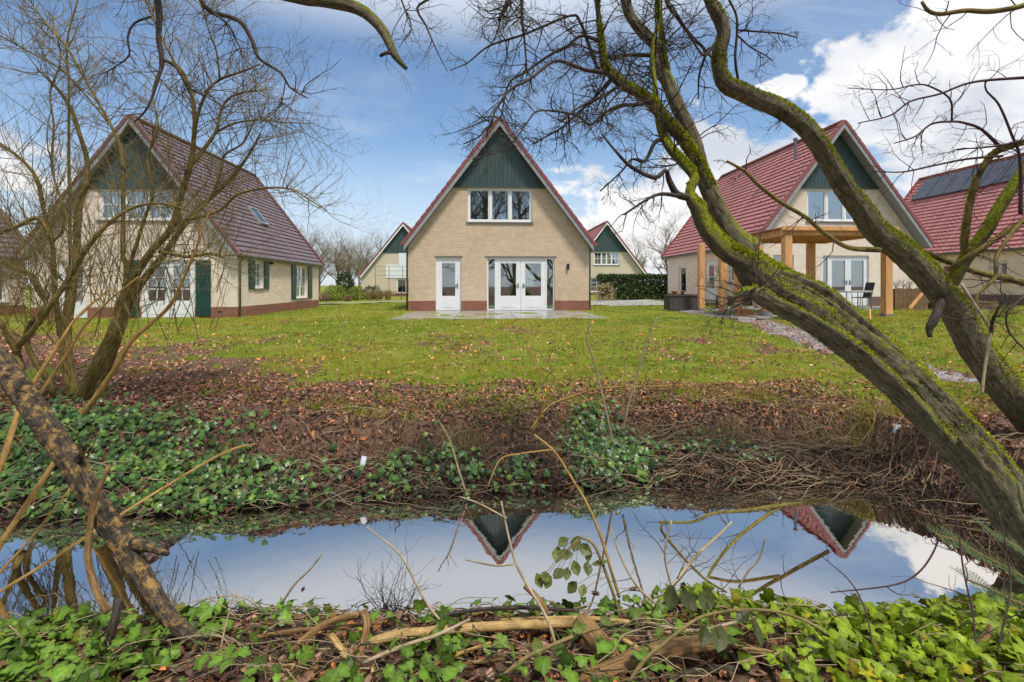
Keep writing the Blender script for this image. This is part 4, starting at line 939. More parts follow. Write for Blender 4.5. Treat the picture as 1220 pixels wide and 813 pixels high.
# --- the many-stemmed shrub tree on the left bank
ge = np.random.default_rng(31)
tE = empty('coppiced_tree', (-6.3, 7.3, -.62)); tag(tE, 'olive barked bare tree of many stems rising out of the ivy on the bank', 'tree')
LE = [
 [(88, 486, 11, 7.3), (86, 463, 9, 7.3), (79, 426, 9, 7.3), (79, 389, 8, 7.35), (84, 357, 7.5, 7.4), (91, 298, 6.5, 7.4), (92, 278, 6.2, 7.4), (95, 241, 6, 7.4), (102, 222, 5, 7.4), (104, 192, 4.2, 7.4), (95, 160, 3.6, 7.4), (86, 133, 3.4, 7.4), (74, 113, 3, 7.4), (59, 96, 2.5, 7.4), (44, 82, 1.8, 7.4)],
 [(96, 486, 12, 7.25), (102, 465, 11, 7.2), (118, 431, 9.5, 7.1), (138, 389, 8.5, 7.0), (145, 362, 8, 7.0), (162, 328, 7.2, 6.95), (182, 298, 6.6, 6.9), (203, 273, 6, 6.9), (217, 229, 5.5, 6.9), (227, 195, 5, 6.9), (231, 165, 4.5, 6.9), (232, 143, 4.1, 6.9), (229, 116, 3.8, 6.9), (222, 94, 3.3, 6.9), (212, 79, 2.8, 6.9), (195, 71, 2, 6.9)],
 [(112, 484, 9, 7.5), (126, 440, 8, 7.5), (142, 400, 7, 7.5), (152, 367, 6.4, 7.5), (172, 332, 6.2, 7.5), (192, 308, 6, 7.5), (214, 276, 5.2, 7.5), (236, 249, 4.5, 7.5), (261, 227, 4, 7.5), (278, 210, 3.2, 7.5), (296, 185, 2.4, 7.5), (310, 160, 1.8, 7.5)],
 [(148, 372, 5, 7.0), (150, 320, 4, 7.0), (146, 300, 4, 7.0), (147, 240, 3.8, 7.0), (145, 182, 3.5, 7.0), (135, 155, 3, 7.0), (116, 120, 2.8, 7.0), (93, 79, 2.5, 7.0), (76, 52, 2.2, 7.0), (54, 27, 1.9, 7.0), (32, -4, 1.4, 7.0)],
 [(80, 400, 4, 7.7), (84, 330, 3.2, 7.7), (83, 250, 2.8, 7.7), (82, 180, 2.4, 7.7), (82, 100, 2, 7.7), (80, 50, 1.8, 7.7), (92, 2, 1.5, 7.7), (100, -30, 1.2, 7.7)],
 [(138, 157, 2.2, 7.0), (110, 123, 2, 7.2), (75, 85, 1.8, 7.3), (35, 62, 1.5, 7.4), (-5, 40, 1.2, 7.5)],
 [(24, 442, 8, 6.7), (20, 416, 7, 6.7), (39, 394, 5.6, 6.6), (61, 362, 5.2, 6.5), (80, 335, 5, 6.5), (98, 305, 4.5, 6.45), (118, 278, 4, 6.4), (143, 256, 3.5, 6.4), (167, 245, 3, 6.35), (197, 243, 2.4, 6.3), (225, 252, 1.6, 6.3)],
 [(22, 420, 6, 6.7), (15, 412, 5, 6.6), (0, 384, 4.2, 6.5), (-25, 350, 4, 6.4)],
 [(66, 480, 6, 7.2), (58, 455, 5.5, 7.1), (36, 420, 5, 7.1), (32, 395, 5, 7.1), (48, 372, 4.5, 7.1), (55, 362, 4.2, 7.1), (37, 328, 4, 7.1), (15, 318, 3.6, 7.1), (-15, 305, 3.2, 7.1)],
 [(72, 400, 5.5, 7.5), (66, 352, 4.8, 7.5), (64, 323, 4.6, 7.5), (62, 288, 4.2, 7.5), (53, 254, 4, 7.5), (44, 214, 3.6, 7.5), (25, 190, 3, 7.5), (0, 172, 2.6, 7.5), (-25, 150, 2, 7.5)],
 [(-20, 286, 4, 6.9), (0, 278, 4, 6.9), (25, 268, 4, 6.9), (46, 260, 3.8, 6.9), (62, 285, 3, 6.9)],
 [(62, 288, 3, 7.5), (75, 275, 2.6, 7.3), (74, 245, 2.4, 7.2), (62, 200, 2, 7.2), (64, 150, 1.8, 7.2), (60, 110, 1.6, 7.2), (72, 70, 1.4, 7.2), (62, 20, 1.2, 7.2)],
 [(228, 195, 4, 6.9), (233, 150, 3.2, 6.8), (245, 112, 3, 6.7), (262, 95, 2.5, 6.7), (290, 85, 2, 6.6), (310, 76, 1.5, 6.6)],
 [(226, 200, 4, 6.9), (245, 175, 3.6, 6.95), (258, 155, 3, 7.0), (262, 135, 2.6, 7.0), (272, 118, 2.2, 7.1), (292, 110, 1.9, 7.1), (322, 107, 1, 7.2)],
 [(257, 158, 2.4, 7.0), (280, 147, 2, 7.0), (310, 143, 1.6, 7.0), (340, 146, 1.2, 7.0), (372, 147, .8, 7.0)],
 [(225, 262, 4, 6.9), (261, 251, 3.2, 6.8), (283, 232, 2.6, 6.7), (318, 224, 2.2, 6.6), (347, 226, 1.8, 6.5), (368, 238, 1.4, 6.5), (390, 251, .8, 6.4)],
 [(262, 95, 2, 6.7), (258, 62, 1.7, 6.6), (250, 40, 1.5, 6.5), (240, 5, 1.3, 6.5), (236, -25, 1, 6.5)],
 [(228, 110, 2.6, 6.9), (200, 60, 2.2, 6.8), (184, 25, 2, 6.8), (168, -10, 1.6, 6.8)],
 [(150, 330, 4, 6.9), (172, 262, 3.2, 6.8), (182, 230, 2.8, 6.75), (176, 190, 2.4, 6.7), (188, 150, 2, 6.7), (182, 110, 1.6, 6.7), (195, 70, 1.2, 6.7)],
 [(205, 272, 3.6, 6.9), (245, 243, 3, 7.1), (262, 210, 2.6, 7.2), (268, 185, 2.2, 7.3), (290, 170, 1.8, 7.3), (305, 140, 1.4, 7.3)],
 [(190, 300, 3.6, 6.9), (222, 306, 3, 6.7), (252, 302, 2.6, 6.6), (266, 306, 2.2, 6.5)],
]
tw = MB()
for rows in LE:
    rows = [(a, b, c*(.74 if c > 7.4 else .62), y) for a, b, c, y in rows]
    p = pix_path(rows, 7, step=.06, wob=.03, g=ge); p[:, 1] += 0
    mb = MB(); mb.tube(p[:, :3], p[:, 3], 14 if rows[0][2] > 6 else 8, .045, int(ge.integers(1e6))); part_at(mb, 'stem', M['bark_olive'], tE)
    side_twigs(tw, p, ge, 54 if len(rows) > 8 else 30, .25, 1.1, .0062, 2, .22, .36, .30, (3, 5))
tag(part_at(tw, 'twigs', M['twig_olive'], tE, False), kind='stuff')
# upright yellowish water shoots of the same coppice
ws = MB()
for _ in range(130):
    x = ge.uniform(-7.4, -4.4); y = ge.uniform(6.4, 7.8); z = ge.uniform(.2, 1.8)
    grow(ws, (x, y, z), (ge.normal(0, .35), ge.normal(0, .3), 1), ge.uniform(.7, 1.7), .007, ge, 1, .4, .16, 4, (3, 6), .35)
tag(part_at(ws, 'shoots', M['twig_olive'], tE, False), kind='stuff')
# yellow leaning canes beside it
canes = [([(78, 522, 6.5, 6.3), (95, 500, 6, 6.3), (111, 478, 5.5, 6.3), (138, 438, 5, 6.25), (157, 406, 4.5, 6.2), (182, 384, 4, 6.2), (200, 367, 3.6, 6.15), (212, 347, 3, 6.1), (236, 290, 2.4, 6.0), (241, 270, 1.8, 6.0), (262, 232, 1.2, 6.0)], 'thick yellow barked cane leaning out of the ivy past the shuttered house'),
         ([(-30, 620, 6, 4.6), (0, 555, 5.5, 4.7), (14, 515, 5.2, 4.8), (22, 490, 4.8, 4.9), (38, 460, 4, 5), (70, 410, 3, 5.1), (92, 378, 2.4, 5.2), (130, 345, 1.6, 5.3)], 'orange brown cane rising behind the leaning dead log'),
         ([(40, 480, 3, 5.3), (80, 422, 2.8, 5.3), (100, 390, 2.4, 5.3), (128, 360, 2, 5.3), (165, 330, 1.5, 5.3)], 'slender pale cane crossing in front of the many stemmed tree')]
for rows, lab in canes:
    p = pix_path(rows, 6, step=.05); p[:, 3] *= .64; mb = MB(); mb.tube(p[:, :3], p[:, 3], 10, .04, 5); side_twigs(mb, p, ge, 7, .1, .4, .004, 1, .2, .4, .3)
    tag(mb.build('cane', M['cane_yellow'], None, True), lab, 'cane')

# --- a tree out of frame on the left whose limbs hang into the picture
gc = np.random.default_rng(41)
tC = empty('overhanging_tree', (-5.6, 2.6, -.75)); tag(tC, 'dark barked tree whose broken bare limb hangs down from above against the blue sky', 'tree')
tp = smooth_path([(-5.6, 2.6, -.9, .22), (-5.5, 2.65, .6, .19), (-5.3, 2.8, 2.2, .17), (-5.0, 3.0, 3.6, .14), (-4.6, 3.2, 4.8, .10), (-4.2, 3.4, 6.2, .06)], .08)
mb = MB(); mb.tube(tp[:, :3], tp[:, 3], 24, .05, 4); part_at(mb, 'trunk', M['bark_dark'], tC)
LC = [
 [(-4.9, 3.05, 3.9, .075), (-3.6, 3.1, 3.7, .06), (-2.3, 3.1, 3.15, .05), (*P(345, -6, 3.1), .043), (*P(380, 0, 3.1), .041), (*P(425, 10, 3.1), .038), (*P(450, 29, 3.08), .033), (*P(463, 50, 3.06), .030), (*P(470, 66, 3.05), .024), (*P(484, 82, 3.04), .012)],
 [(*P(469, 64, 3.05), .014), (*P(461, 63, 3.03), .013), (*P(453, 67, 3.02), .011)],
 [(-4.8, 3.1, 4.2, .06), (-3.4, 4.0, 4.5, .045), (*P(182, -30, 4.6), .034), (*P(188, 0, 4.6), .032), (*P(190, 20, 4.6), .03), (*P(189, 45, 4.6), .026), (*P(193, 72, 4.6), .024), (*P(189, 92, 4.55), .014), (*P(176, 128, 4.5), .010), (*P(160, 146, 4.5), .006)],
 [(*P(193, 72, 4.6), .014), (*P(204, 76, 4.6), .012), (*P(215, 88, 4.6), .010), (*P(226, 112, 4.6), .007)],
 [(-4.7, 3.1, 4.5, .06), (-3.2, 4.0, 4.7, .04), (*P(225, -35, 4.5), .028), (*P(240, 0, 4.5), .024), (*P(252, 14, 4.5), .022), (*P(285, 25, 4.5), .021), (*P(300, 48, 4.5), .018), (*P(309, 70, 4.5), .014), (*P(335, 87, 4.5), .012), (*P(345, 104, 4.5), .009), (*P(366, 117, 4.5), .006)],
 [(*P(250, 12, 4.5), .012), (*P(272, 30, 4.4), .010), (*P(280, 45, 4.4), .008), (*P(288, 62, 4.3), .005)],
 [(*P(340, 98, 4.5), .006), (*P(337, 115, 4.5), .005), (*P(334, 128, 4.5), .003)],
 [(-4.4, 3.3, 5.2, .05), (-2.6, 4.2, 4.8, .03), (*P(500, -30, 4.6), .015), (*P(497, 10, 4.6), .012), (*P(507, 30, 4.6), .009), (*P(520, 60, 4.55), .006), (*P(533, 85, 4.5), .004)],
 [(*P(470, -25, 4.6), .010), (*P(480, 5, 4.6), .008), (*P(490, 35, 4.6), .005), (*P(478, 52, 4.6), .003)],
 [(*P(180, 20, 4.6), .010), (*P(160, 28, 4.6), .010), (*P(152, 45, 4.6), .009), (*P(154, 66, 4.6), .008), (*P(140, 78, 4.6), .006), (*P(123, 88, 4.6), .004)],
]
tw = MB()
for i, rows in enumerate(LC):
    p = smooth_path(rows, .05); mb = MB(); mb.tube(p[:, :3], p[:, 3], 14 if i == 0 else 8, .06, i+50); part_at(mb, 'branch', M['bark_dark' if i else 'bark_mossy'], tC)
    if i > 1: side_twigs(tw, p, gc, 14, .15, .6, .005, 2, -.05, .5, .4, (2, 4))
tag(part_at(tw, 'twigs', M['twig'], tC, False), kind='stuff')

# --- bare trees standing behind the houses, and on this side behind the viewpoint
def bare_tree(seed, h=9.0, spread=.55):
    g = np.random.default_rng(seed); t = empty('bare_tree')
    n = 9; pts = np.zeros((n, 4)); pts[:, 2] = np.linspace(-.2, h*.8, n); pts[1:, :2] = np.cumsum(g.normal(0, .10, (n-1, 2)), 0); pts[:, 3] = np.linspace(.17, .03, n)
    p = smooth_path(pts, .25); mb = MB(); mb.tube(p[:, :3], p[:, 3], 8, .05, seed); mb.build('trunk', M['far_bark'], t, True)
    cr = MB()
    for _ in range(22):
        i = int(g.integers(int(len(p)*.22), len(p)-1)); a = g.uniform(0, 6.28); up = g.uniform(.5, 1.3)
        grow(cr, p[i, :3], (math.cos(a)*spread*1.6, math.sin(a)*spread*1.6, up), h*g.uniform(.22, .42), p[i, 3]*.55, g, 3, .25, .3, 4, (4, 6), .55)
    tag(cr.build('crown', M['far_bark'], t, False), kind='stuff')
    return t
protos = [bare_tree(s, 9.0, sp) for s, sp in ((101, .5), (102, .65), (103, .42))]
gt = np.random.default_rng(55)
spots = []
for (x0, x1, n, y0, y1, zs) in ((-52, -24, 9, 66, 92, 1.0), (-33, -15, 22, 62, 96, 1.0), (9, 29, 12, 62, 88, 1.12), (29, 60, 7, 62, 92, 1.0)):
    for i in range(n): spots.append((x0+(x1-x0)*(i+gt.uniform(.1, .9))/n, gt.uniform(y0, y1), zs*gt.uniform(.72, 1.08)))
first = [True]*3
for i, (x, y, s) in enumerate(spots):
    k = i % 3
    if first[k]: o = protos[k]; first[k] = False
    else: o = copy_tree(protos[k])
    o.location = (x, y, float(height(x, y))-.1); o.rotation_euler = (0, 0, float(gt.uniform(0, 6.28))); o.scale = (s*1.1, s*1.1, s)
    tag(o, 'bare grey brown tree in the belt of trees behind the far houses', 'tree', 'bare trees behind the far houses')
for i, (x, y, s) in enumerate(((-9, -8, 1.8), (-4.8, -12, 2.0), (-1.6, -9, 1.75), (1.3, -14, 2.1), (3.6, -10, 1.9), (8.5, -12, 1.9), (13, -11, 2.0), (18, -9, 1.8), (-15, -10, 2.0))):
    o = copy_tree(protos[i % 3]); o.location = (x, y, float(height(x, y))-.1); o.rotation_euler = (0, 0, i*1.3); o.scale = (s, s, s)
    tag(o, 'bare tree of the wood edge mirrored in the upper windows', 'tree', 'trees of the near wood edge')
# ------------------------------------------------------------------ leaves, grass, sticks
def scatter(mb, TV, TF, pos, yaw, nrm, size, tint, vt=None):
    """copies of a small leaf template laid along given normals"""
    n = len(pos); TV = np.asarray(TV, float); k = len(TV)
    nrm = nrm/np.linalg.norm(nrm, axis=1)[:, None]
    a = np.stack([np.cos(yaw), np.sin(yaw), np.zeros(n)], 1); a -= nrm*np.sum(a*nrm, 1)[:, None]; a /= np.linalg.norm(a, axis=1)[:, None]
    b = np.cross(nrm, a); s = np.asarray(size)[:, None, None]
    V = pos[:, None]+s*(TV[None, :, 0:1]*a[:, None]+TV[None, :, 1:2]*b[:, None]+TV[None, :, 2:3]*nrm[:, None])
    F = (np.asarray(TF)[None]+(np.arange(n)*k)[:, None, None]).reshape(-1, 3)
    mb.add(V.reshape(-1, 3), F, None, np.repeat(tint, k, 0)*(1 if vt is None else np.tile(vt, n)[:, None]))
half = [(.16, -.15), (.40, -.12), (.48, .08), (.40, .24), (.52, .46), (.32, .58), (.16, .76)]
ol = [(0, -.02)]+half+[(0, 1.0)]+[(-x, y) for x, y in reversed(half)]
IV = [(0, .36, .06)]+[(x, y, -.10*abs(x)*1.2-.08*(y > .9)) for x, y in ol]; IF = [(0, i+1, (i+1) % len(ol)+1) for i in range(len(ol))]
IV = np.array(IV)-np.array([0, .4, 0])
IT = np.array([1.45]+[.85 if abs(x) > .1 and i % 2 else 1.0 for i, (x, y) in enumerate(ol)])      # pale along the midrib
lo = [(0, -.55), (.20, -.28), (.27, .0), (.17, .3), (0, .55), (-.17, .3), (-.27, .0), (-.20, -.28)]
LV = [(0, 0, -.05)]+[(x, y, .55*abs(x)+.25*y*y) for x, y in lo]; LF = [(0, i+1, (i+1) % 8+1) for i in range(8)]
def normals(x, y, g, tilt, lean=(0, -.2)):
    e = .05; n = np.stack([-(height(x+e, y)-height(x-e, y))/(2*e), -(height(x, y+e)-height(x, y-e))/(2*e), np.ones(len(x))], 1)
    n[:, :2] = np.clip(n[:, :2], -1.2, 1.2); n += g.normal(0, tilt, (len(x), 3)); n[:, 0] += lean[0]; n[:, 1] += lean[1]; n[:, 2] = np.maximum(n[:, 2], .15)
    return n
gl_ = np.random.default_rng(61)
# --- fallen leaves
def litter(n, xr, yr, dens, smin, smax):
    x = gl_.uniform(*xr, n); y = gl_.uniform(*yr, n); keep = gl_.uniform(0, 1, n) < dens(x, y); return x[keep], y[keep], gl_.uniform(smin, smax, keep.sum())
def d_bank(x, y):
    t = y-edge_far(x); return np.where(t > .02, np.clip(1.15-.26*t, .12, 1)*np.clip(.45+1.3*(fbm(x*1.6, y*1.6, 81)-.25), .35, 1), 0)*(.55+.45*sstep(x, 1.0, 2.5)+.2*sstep(y, 6, 7))
def d_lawn(x, y): return np.clip((1-grass_cover(x, y)*1.0), .17, 1)*np.clip(.2+1.5*(fbm(x*.9, y*.9, 87)-.25), .1, 1)*(1-.6*sstep(y, 9.5, 15))
def d_near(x, y): return np.where(edge_near(x)-y > .02, .9, 0)
parts_ = [litter(88000, (-8.5, 8.5), (4.4, 8.4), d_bank, .035, .078), litter(80000, (-15, 14), (7.0, 16), d_lawn, .04, .085), litter(9000, (-4.2, 4.6), (1.9, 3.7), d_near, .04, .085)]
x = np.concatenate([p[0] for p in parts_]); y = np.concatenate([p[1] for p in parts_]); s = np.concatenate([p[2] for p in parts_])
n = len(x); z = height(x, y)+gl_.uniform(.004, .03, n)
v = .22+1.35*gl_.uniform(0, 1, (n, 1))**1.5; warm = gl_.uniform(0, 1, (n, 1))
tint = v*np.where(warm > .93, np.array([[1.9, 1.2, .6]]), np.where(warm > .78, np.array([[1.45, 1.5, 1.75]]), np.where(warm > .5, np.array([[1.0, .98, 1.05]]), np.array([[.85, .70, .62]]))))
tint = tint*((1+.9*sstep(y, 7.2, 9.0))*(.5+.5*np.where(y > 4.3, sstep(y-edge_far(x), .15, .9), 1)))[:, None]          # leaf tint darker towards the water, paler out on the lawn
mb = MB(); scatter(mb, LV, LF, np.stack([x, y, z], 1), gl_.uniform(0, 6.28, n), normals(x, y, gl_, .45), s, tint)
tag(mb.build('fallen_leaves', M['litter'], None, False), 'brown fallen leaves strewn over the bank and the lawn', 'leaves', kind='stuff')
# --- grass
def blades(mb, x, y, h, w, g, per, r):
    n = len(x); x = np.repeat(x, per)+g.normal(0, r, n*per); y = np.repeat(y, per)+g.normal(0, r, n*per); h = np.repeat(h, per)*g.uniform(.5, 1.25, n*per)
    z = height(x, y)-.004; N = n*per; a = g.uniform(0, 6.28, N); l = g.uniform(.1, .75, N)
    b = np.stack([x, y, z], 1); sd = np.stack([np.cos(a), np.sin(a), 0*a], 1)*(w*g.uniform(.6, 1.3, N))[:, None]; a2 = g.uniform(0, 6.28, N)
    tip = b+np.stack([np.cos(a2)*l*h, np.sin(a2)*l*h, h], 1)
    t = np.repeat(g.uniform(.65, 1.25, (n, 1)), per, 0)*g.uniform(.75, 1.25, (N, 1))*np.where(g.uniform(0, 1, (N, 1)) > .72, np.array([[1.5, 1.12, 1.8]]), np.array([[1, 1, 1]]))
    pf = sstep(.55*fbm(x*.35, y*.6, 131)+.45*fbm(x*1.4, y*1.8, 137), .38, .62)[:, None]; t = t*(np.array([[.74, .96, .9]])*(1-pf)+np.array([[1.28, 1.06, 1.7]])*pf)
    i = np.arange(N)*3; mb.add(np.stack([b-sd, b+sd, tip], 1).reshape(-1, 3), np.stack([i, i+1, i+2], 1), None, np.repeat(t, 3, 0))
gg = np.random.default_rng(71); mb = MB()
def gr(n, xr, yr, thr=.22):
    x = gg.uniform(*xr, n); y = gg.uniform(*yr, n); g_ = grass_cover(x, y); k = (gg.uniform(0, 1, n) < g_*1.25) & (g_ > thr)
    k &= ~((np.abs(x+.55+.058*(y-21.4)) < 3.75) & (y > 16.25))
    return x[k], y[k]
x, y = gr(11000, (-9, 10), (6.2, 10.5)); blades(mb, x, y, gg.uniform(.035, .085, len(x)), .0035, gg, 14, .05)
x, y = gr(15000, (-15, 19), (10.5, 17)); blades(mb, x, y, gg.uniform(.04, .08, len(x)), .006, gg, 12, .08)
x, y = gr(13000, (-24, 26), (17, 31)); blades(mb, x, y, gg.uniform(.04, .09, len(x)), .011, gg, 9, .14)
# rank tussocks at the bank edge and by the mud path
for cx, cy, r, c in ((1.0, 6.9, .5, 26), (5.1, 6.75, .35, 50), (4.55, 6.5, .2, 25), (-.9, 7.0, .8, 30), (2.4, 7.4, .6, 30), (-2.6, 7.2, .7, 24), (6.3, 7.5, .7, 60), (3.4, 7.1, .4, 22), (-1.9, 6.6, .4, 16), (6.0, 6.7, .4, 25)):
    x = cx+gg.normal(0, r*.6, c); y = cy+gg.normal(0, r*.35, c); blades(mb, x, y, gg.uniform(.07, .15, c), .004, gg, 22, .05)
tag(mb.build('grass', M['grass'], None, False), 'short green grass of the lawn thinning towards the bank', 'grass', kind='stuff')
# dry grass and fine roots hanging over the little scarp of the bank
mb = MB(); c = 900; x = gg.uniform(-4.5, 5.5, c); y = edge_far(x)+.72-.25*(fbm(x*1.9, x*0+4.4, 71)-.5)+gg.normal(0, .10, c); k = gg.uniform(0, 1, c) < np.clip(3*(fbm(x*1.5, x*0+1.2, 93)-.38), 0, 1); x, y = x[k], y[k]
n = len(x); per = 14; X = np.repeat(x, per)+gg.normal(0, .05, n*per); Yb = np.repeat(y, per)+gg.normal(0, .03, n*per); N = n*per; L_ = gg.uniform(.06, .22, N)
b = np.stack([X, Yb, height(X, Yb)+.01], 1); ym = Yb-L_*.45; tipm = np.stack([X+gg.normal(0, .03, N), ym, np.maximum(height(X, ym)+.02, b[:, 2]-L_*.2+.03)], 1); tip = np.stack([X+gg.normal(0, .05, N), Yb-L_*.75, np.maximum(height(X, Yb-L_*.75)+.012, b[:, 2]-L_*.8)], 1); sd = np.zeros((N, 3)); sd[:, 0] = .0025
i = np.arange(N)*5; mb.add(np.stack([b-sd, b+sd, tipm+sd*.7, tipm-sd*.7, tip], 1).reshape(-1, 3), np.concatenate([np.stack([i, i+1, i+2], 1), np.stack([i, i+2, i+3], 1), np.stack([i+3, i+2, i+4], 1)]), None, np.repeat(gg.uniform(.35, 1.3, (N, 1))*np.ones((1, 3)), 5, 0))
tag(mb.build('dry_bank_grass', M['dry_grass'], None, False), 'dry straw coloured grass hanging over the edge of the far bank', 'grass', kind='stuff')
# --- ivy on the far bank
gi = np.random.default_rng(81)
def patches(n, cx, cy, rx, ry): return cx+gi.normal(0, rx, n), cy+gi.normal(0, ry, n)
xs, ys_ = [], []
for (n, cx, cy, rx, ry) in ((1150, -4.9, 5.5, .8, .45), (1000, -5.6, 6.1, .7, .35), (520, -3.6, 5.45, .5, .28), (500, -6.8, 5.6, 1.0, .5), (260, -2.7, 5.35, .35, .2), (80, -.4, 5.85, .25, .12), (60, -.85, 5.95, .15, .12), (50, .1, 5.85, .15, .1),
                            (420, 1.15, 6.3, .22, .22), (150, 1.5, 6.15, .18, .14), (90, 1.0, 5.95, .18, .12), (60, 2.6, 6.25, .4, .12), (80, -1.35, 5.7, .2, .14), (70, -6.2, 7.1, .5, .3)):
    a, b = patches(n, cx, cy, rx, ry); xs.append(a); ys_.append(b)
x = np.concatenate(xs); y = np.concatenate(ys_); k = (y-edge_far(x)) > -.02; x, y = x[k], y[k]; n = len(x); z = height(x, y)+gi.uniform(.02, .13, n)
t = gi.uniform(.28, 1.4, (n, 1))**1.1*np.where(gi.uniform(0, 1, (n, 1)) > .8, np.array([[1.7, 1.3, .9]]), np.array([[.95, 1.0, 1.0]]))
mb = MB(); scatter(mb, IV, IF, np.stack([x, y, z], 1), gi.uniform(0, 6.28, n), normals(x, y, gi, .38, (0, -.45)), gi.uniform(.035, .095, n), t, IT)
tag(mb.build('bank_ivy', M['ivy_far'], None, False), 'dark green ivy carpet trailing down the far bank to the water', 'ivy', kind='stuff')
# --- ivy on the near bank: the 300 largest leaves singly, the rest as one mass
def ivy_density(x): return np.interp(x, [-4, -1.9, -1.6, -.65, -.35, .1, .3, .95, 1.15, 4], [.85, .75, .2, .2, .5, .4, .16, .16, .9, 1.0])
x = gi.uniform(-4.3, 4.4, 19000); y = gi.uniform(2.05, 3.75, 19000); s = edge_near(x)-y
k = (s > -.06) & (gi.uniform(0, 1, 19000) < ivy_density(x)*np.clip(.1+2.4*(fbm(x*2.2, y*2.2, 91)-.3), .06, 1)); x, y = x[k], y[k]; n = len(x)
z = height(x, y)+gi.uniform(.02, .16, n)*np.where(x > 1, 1.0, .8); size = .026+.066*gi.uniform(0, 1, n)**1.2
ylw = sstep(x, .6, 1.6)[:, None]
t = gi.uniform(.3, 1.6, (n, 1))*(np.array([[.74, .82, 1.1]])*(1-ylw)+np.array([[1.32, 1.14, .75]])*ylw)*np.where(gi.uniform(0, 1, (n, 1)) > .9, np.array([[1.5, .95, .8]]), 1.0)
nr = normals(x, y, gi, .55, (0, -.30)); yaw = gi.uniform(0, 6.28, n)
app = size/y; order = np.argsort(-app*(np.abs(x/y) < 1.05)*(y > 2.3))
big = order[:300]; rest = np.setdiff1d(np.arange(n), big)
ivy = empty('ivy', (0, 3.0, float(height(0., 3.)))); tag(ivy, 'fresh green and yellowish ivy covering the near bank below the water edge', 'ivy')
mb = MB(); scatter(mb, IV, IF, np.stack([x, y, z], 1)[rest], yaw[rest], nr[rest], size[rest], t[rest], IT); tag(part_at(mb, 'foliage', M['ivy_near'], ivy, False), kind='stuff')
lm_ = []
for q in range(12):
    mb = MB(); vv = IV.copy(); vv[:, 2] += gi.normal(0, .035, len(vv)); vv[:, 2] += .25*(gi.uniform(-1, 1))*vv[:, 0]**2
    tq = gi.uniform(.45, 1.4)*((np.array([.74, .82, 1.1])) if q < 6 else np.array([1.32, 1.14, .75])); mb.add(vv, IF, None, tq[None]*IT[:, None]); me = mb.mesh('leaf'); me.materials.append(M['ivy_near']); lm_.append(me)
for i in big:
    o = link('leaf', lm_[int(gi.integers(0, 6))+(6 if ylw[i, 0] > gi.uniform(0, 1) else 0)], ivy)
    nn = Vector(nr[i]).normalized(); a = Vector((math.cos(yaw[i]), math.sin(yaw[i]), 0)); a = (a-nn*a.dot(nn)).normalized(); b = nn.cross(a)
    sc = float(size[i]); m4 = Matrix((a*sc, b*sc, nn*sc)).transposed().to_4x4(); m4.translation = Vector((x[i], y[i], z[i]))-Vector(ivy.location); o.matrix_local = m4
# trailing ivy stems under the leaves
sm_ = MB(); gv = np.random.default_rng(7)
for _ in range(90):
    x = gv.uniform(-3.8, 3.9); y = gv.uniform(2.3, 3.5); a = gv.uniform(0, 6.28); pts = []
    for k_ in range(9):
        pts.append((x, y, float(height(x, y))+gv.uniform(.03, .10))); a += gv.normal(0, .5); x += math.cos(a)*.09; y += math.sin(a)*.07
    sm_.tube(pts, .0028, 5, cap=False)
tag(part_at(sm_, 'stems', M['twig_olive'], ivy, True), kind='stuff')
# --- leaves afloat on the water
x = gl_.uniform(-6, 4.8, 130); t_ = gl_.uniform(0, 1, 130)**5*.5; far_ = gl_.uniform(0, 1, 130) > .3
y = np.where(far_, edge_far(x)-.02-t_*1.0, edge_near(x)+.03+t_*.6); n = len(x)
mb = MB(); nn_ = gl_.normal(0, .06, (n, 3)); nn_[:, 2] = 1
scatter(mb, np.array(LV)*np.array([1, 1, .25]), LF, np.stack([x, y, np.full(n, WATER+.006)], 1), gl_.uniform(0, 6.28, n), nn_, gl_.uniform(.03, .075, n), gl_.uniform(.25, .9, (n, 1))*np.ones((1, 3)))
tag(mb.build('floating_leaves', M['litter'], None, False), 'small brown leaves afloat along the edges of the ditch water', 'leaves', kind='stuff')
# --- dead twigs and stalks lying over the bank
gs = np.random.default_rng(95); ml = MB()
def lying(mb, x, y, L, r, a, lift=.03, arch=.1, end_lift=0.0):
    n = 7; u = np.linspace(0, 1, n); px = x+np.cos(a)*L*u+gs.normal(0, .02, n); py = y+np.sin(a)*L*u+gs.normal(0, .02, n)
    pz = np.maximum(height(px, py), WATER)+lift+arch*np.sin(u*np.pi)+end_lift*u; mb.tube(np.stack([px, py, pz], 1), np.linspace(r, r*.4, n), 5, cap=False)
for _ in range(760):
    x = gs.uniform(-6, 6.5); y = float(edge_far(x))+abs(gs.normal(.35, .45)); 
    if x < .8 and gs.uniform() < .55: continue
    lying(ml, x, y, gs.uniform(.2, 1.0), gs.uniform(.002, .006), gs.uniform(-.5, .7)+(math.pi if gs.uniform() < .5 else 0), gs.uniform(.01, .06), gs.uniform(0, .12))
for _ in range(260):
    x = gs.uniform(-3.4, 3.6); y = gs.uniform(2.3, 3.5); lying(ml, x, y, gs.uniform(.15, .6), gs.uniform(.0015, .005), gs.uniform(-.6, .6)+(math.pi if gs.uniform() < .5 else 0), gs.uniform(.02, .09), gs.uniform(0, .10))
tag(ml.build('twig_litter', M['straw'], None, True), 'thin pale twigs and dry stalks littering both banks', 'twigs', kind='stuff')
md = MB()
for _ in range(560):
    x = gs.uniform(-6, 6.5); y = float(edge_far(x))+abs(gs.normal(.25, .35)); lying(md, x, y, gs.uniform(.2, .8), gs.uniform(.003, .009), gs.uniform(0, 6.28), gs.uniform(.0, .05), gs.uniform(0, .1))
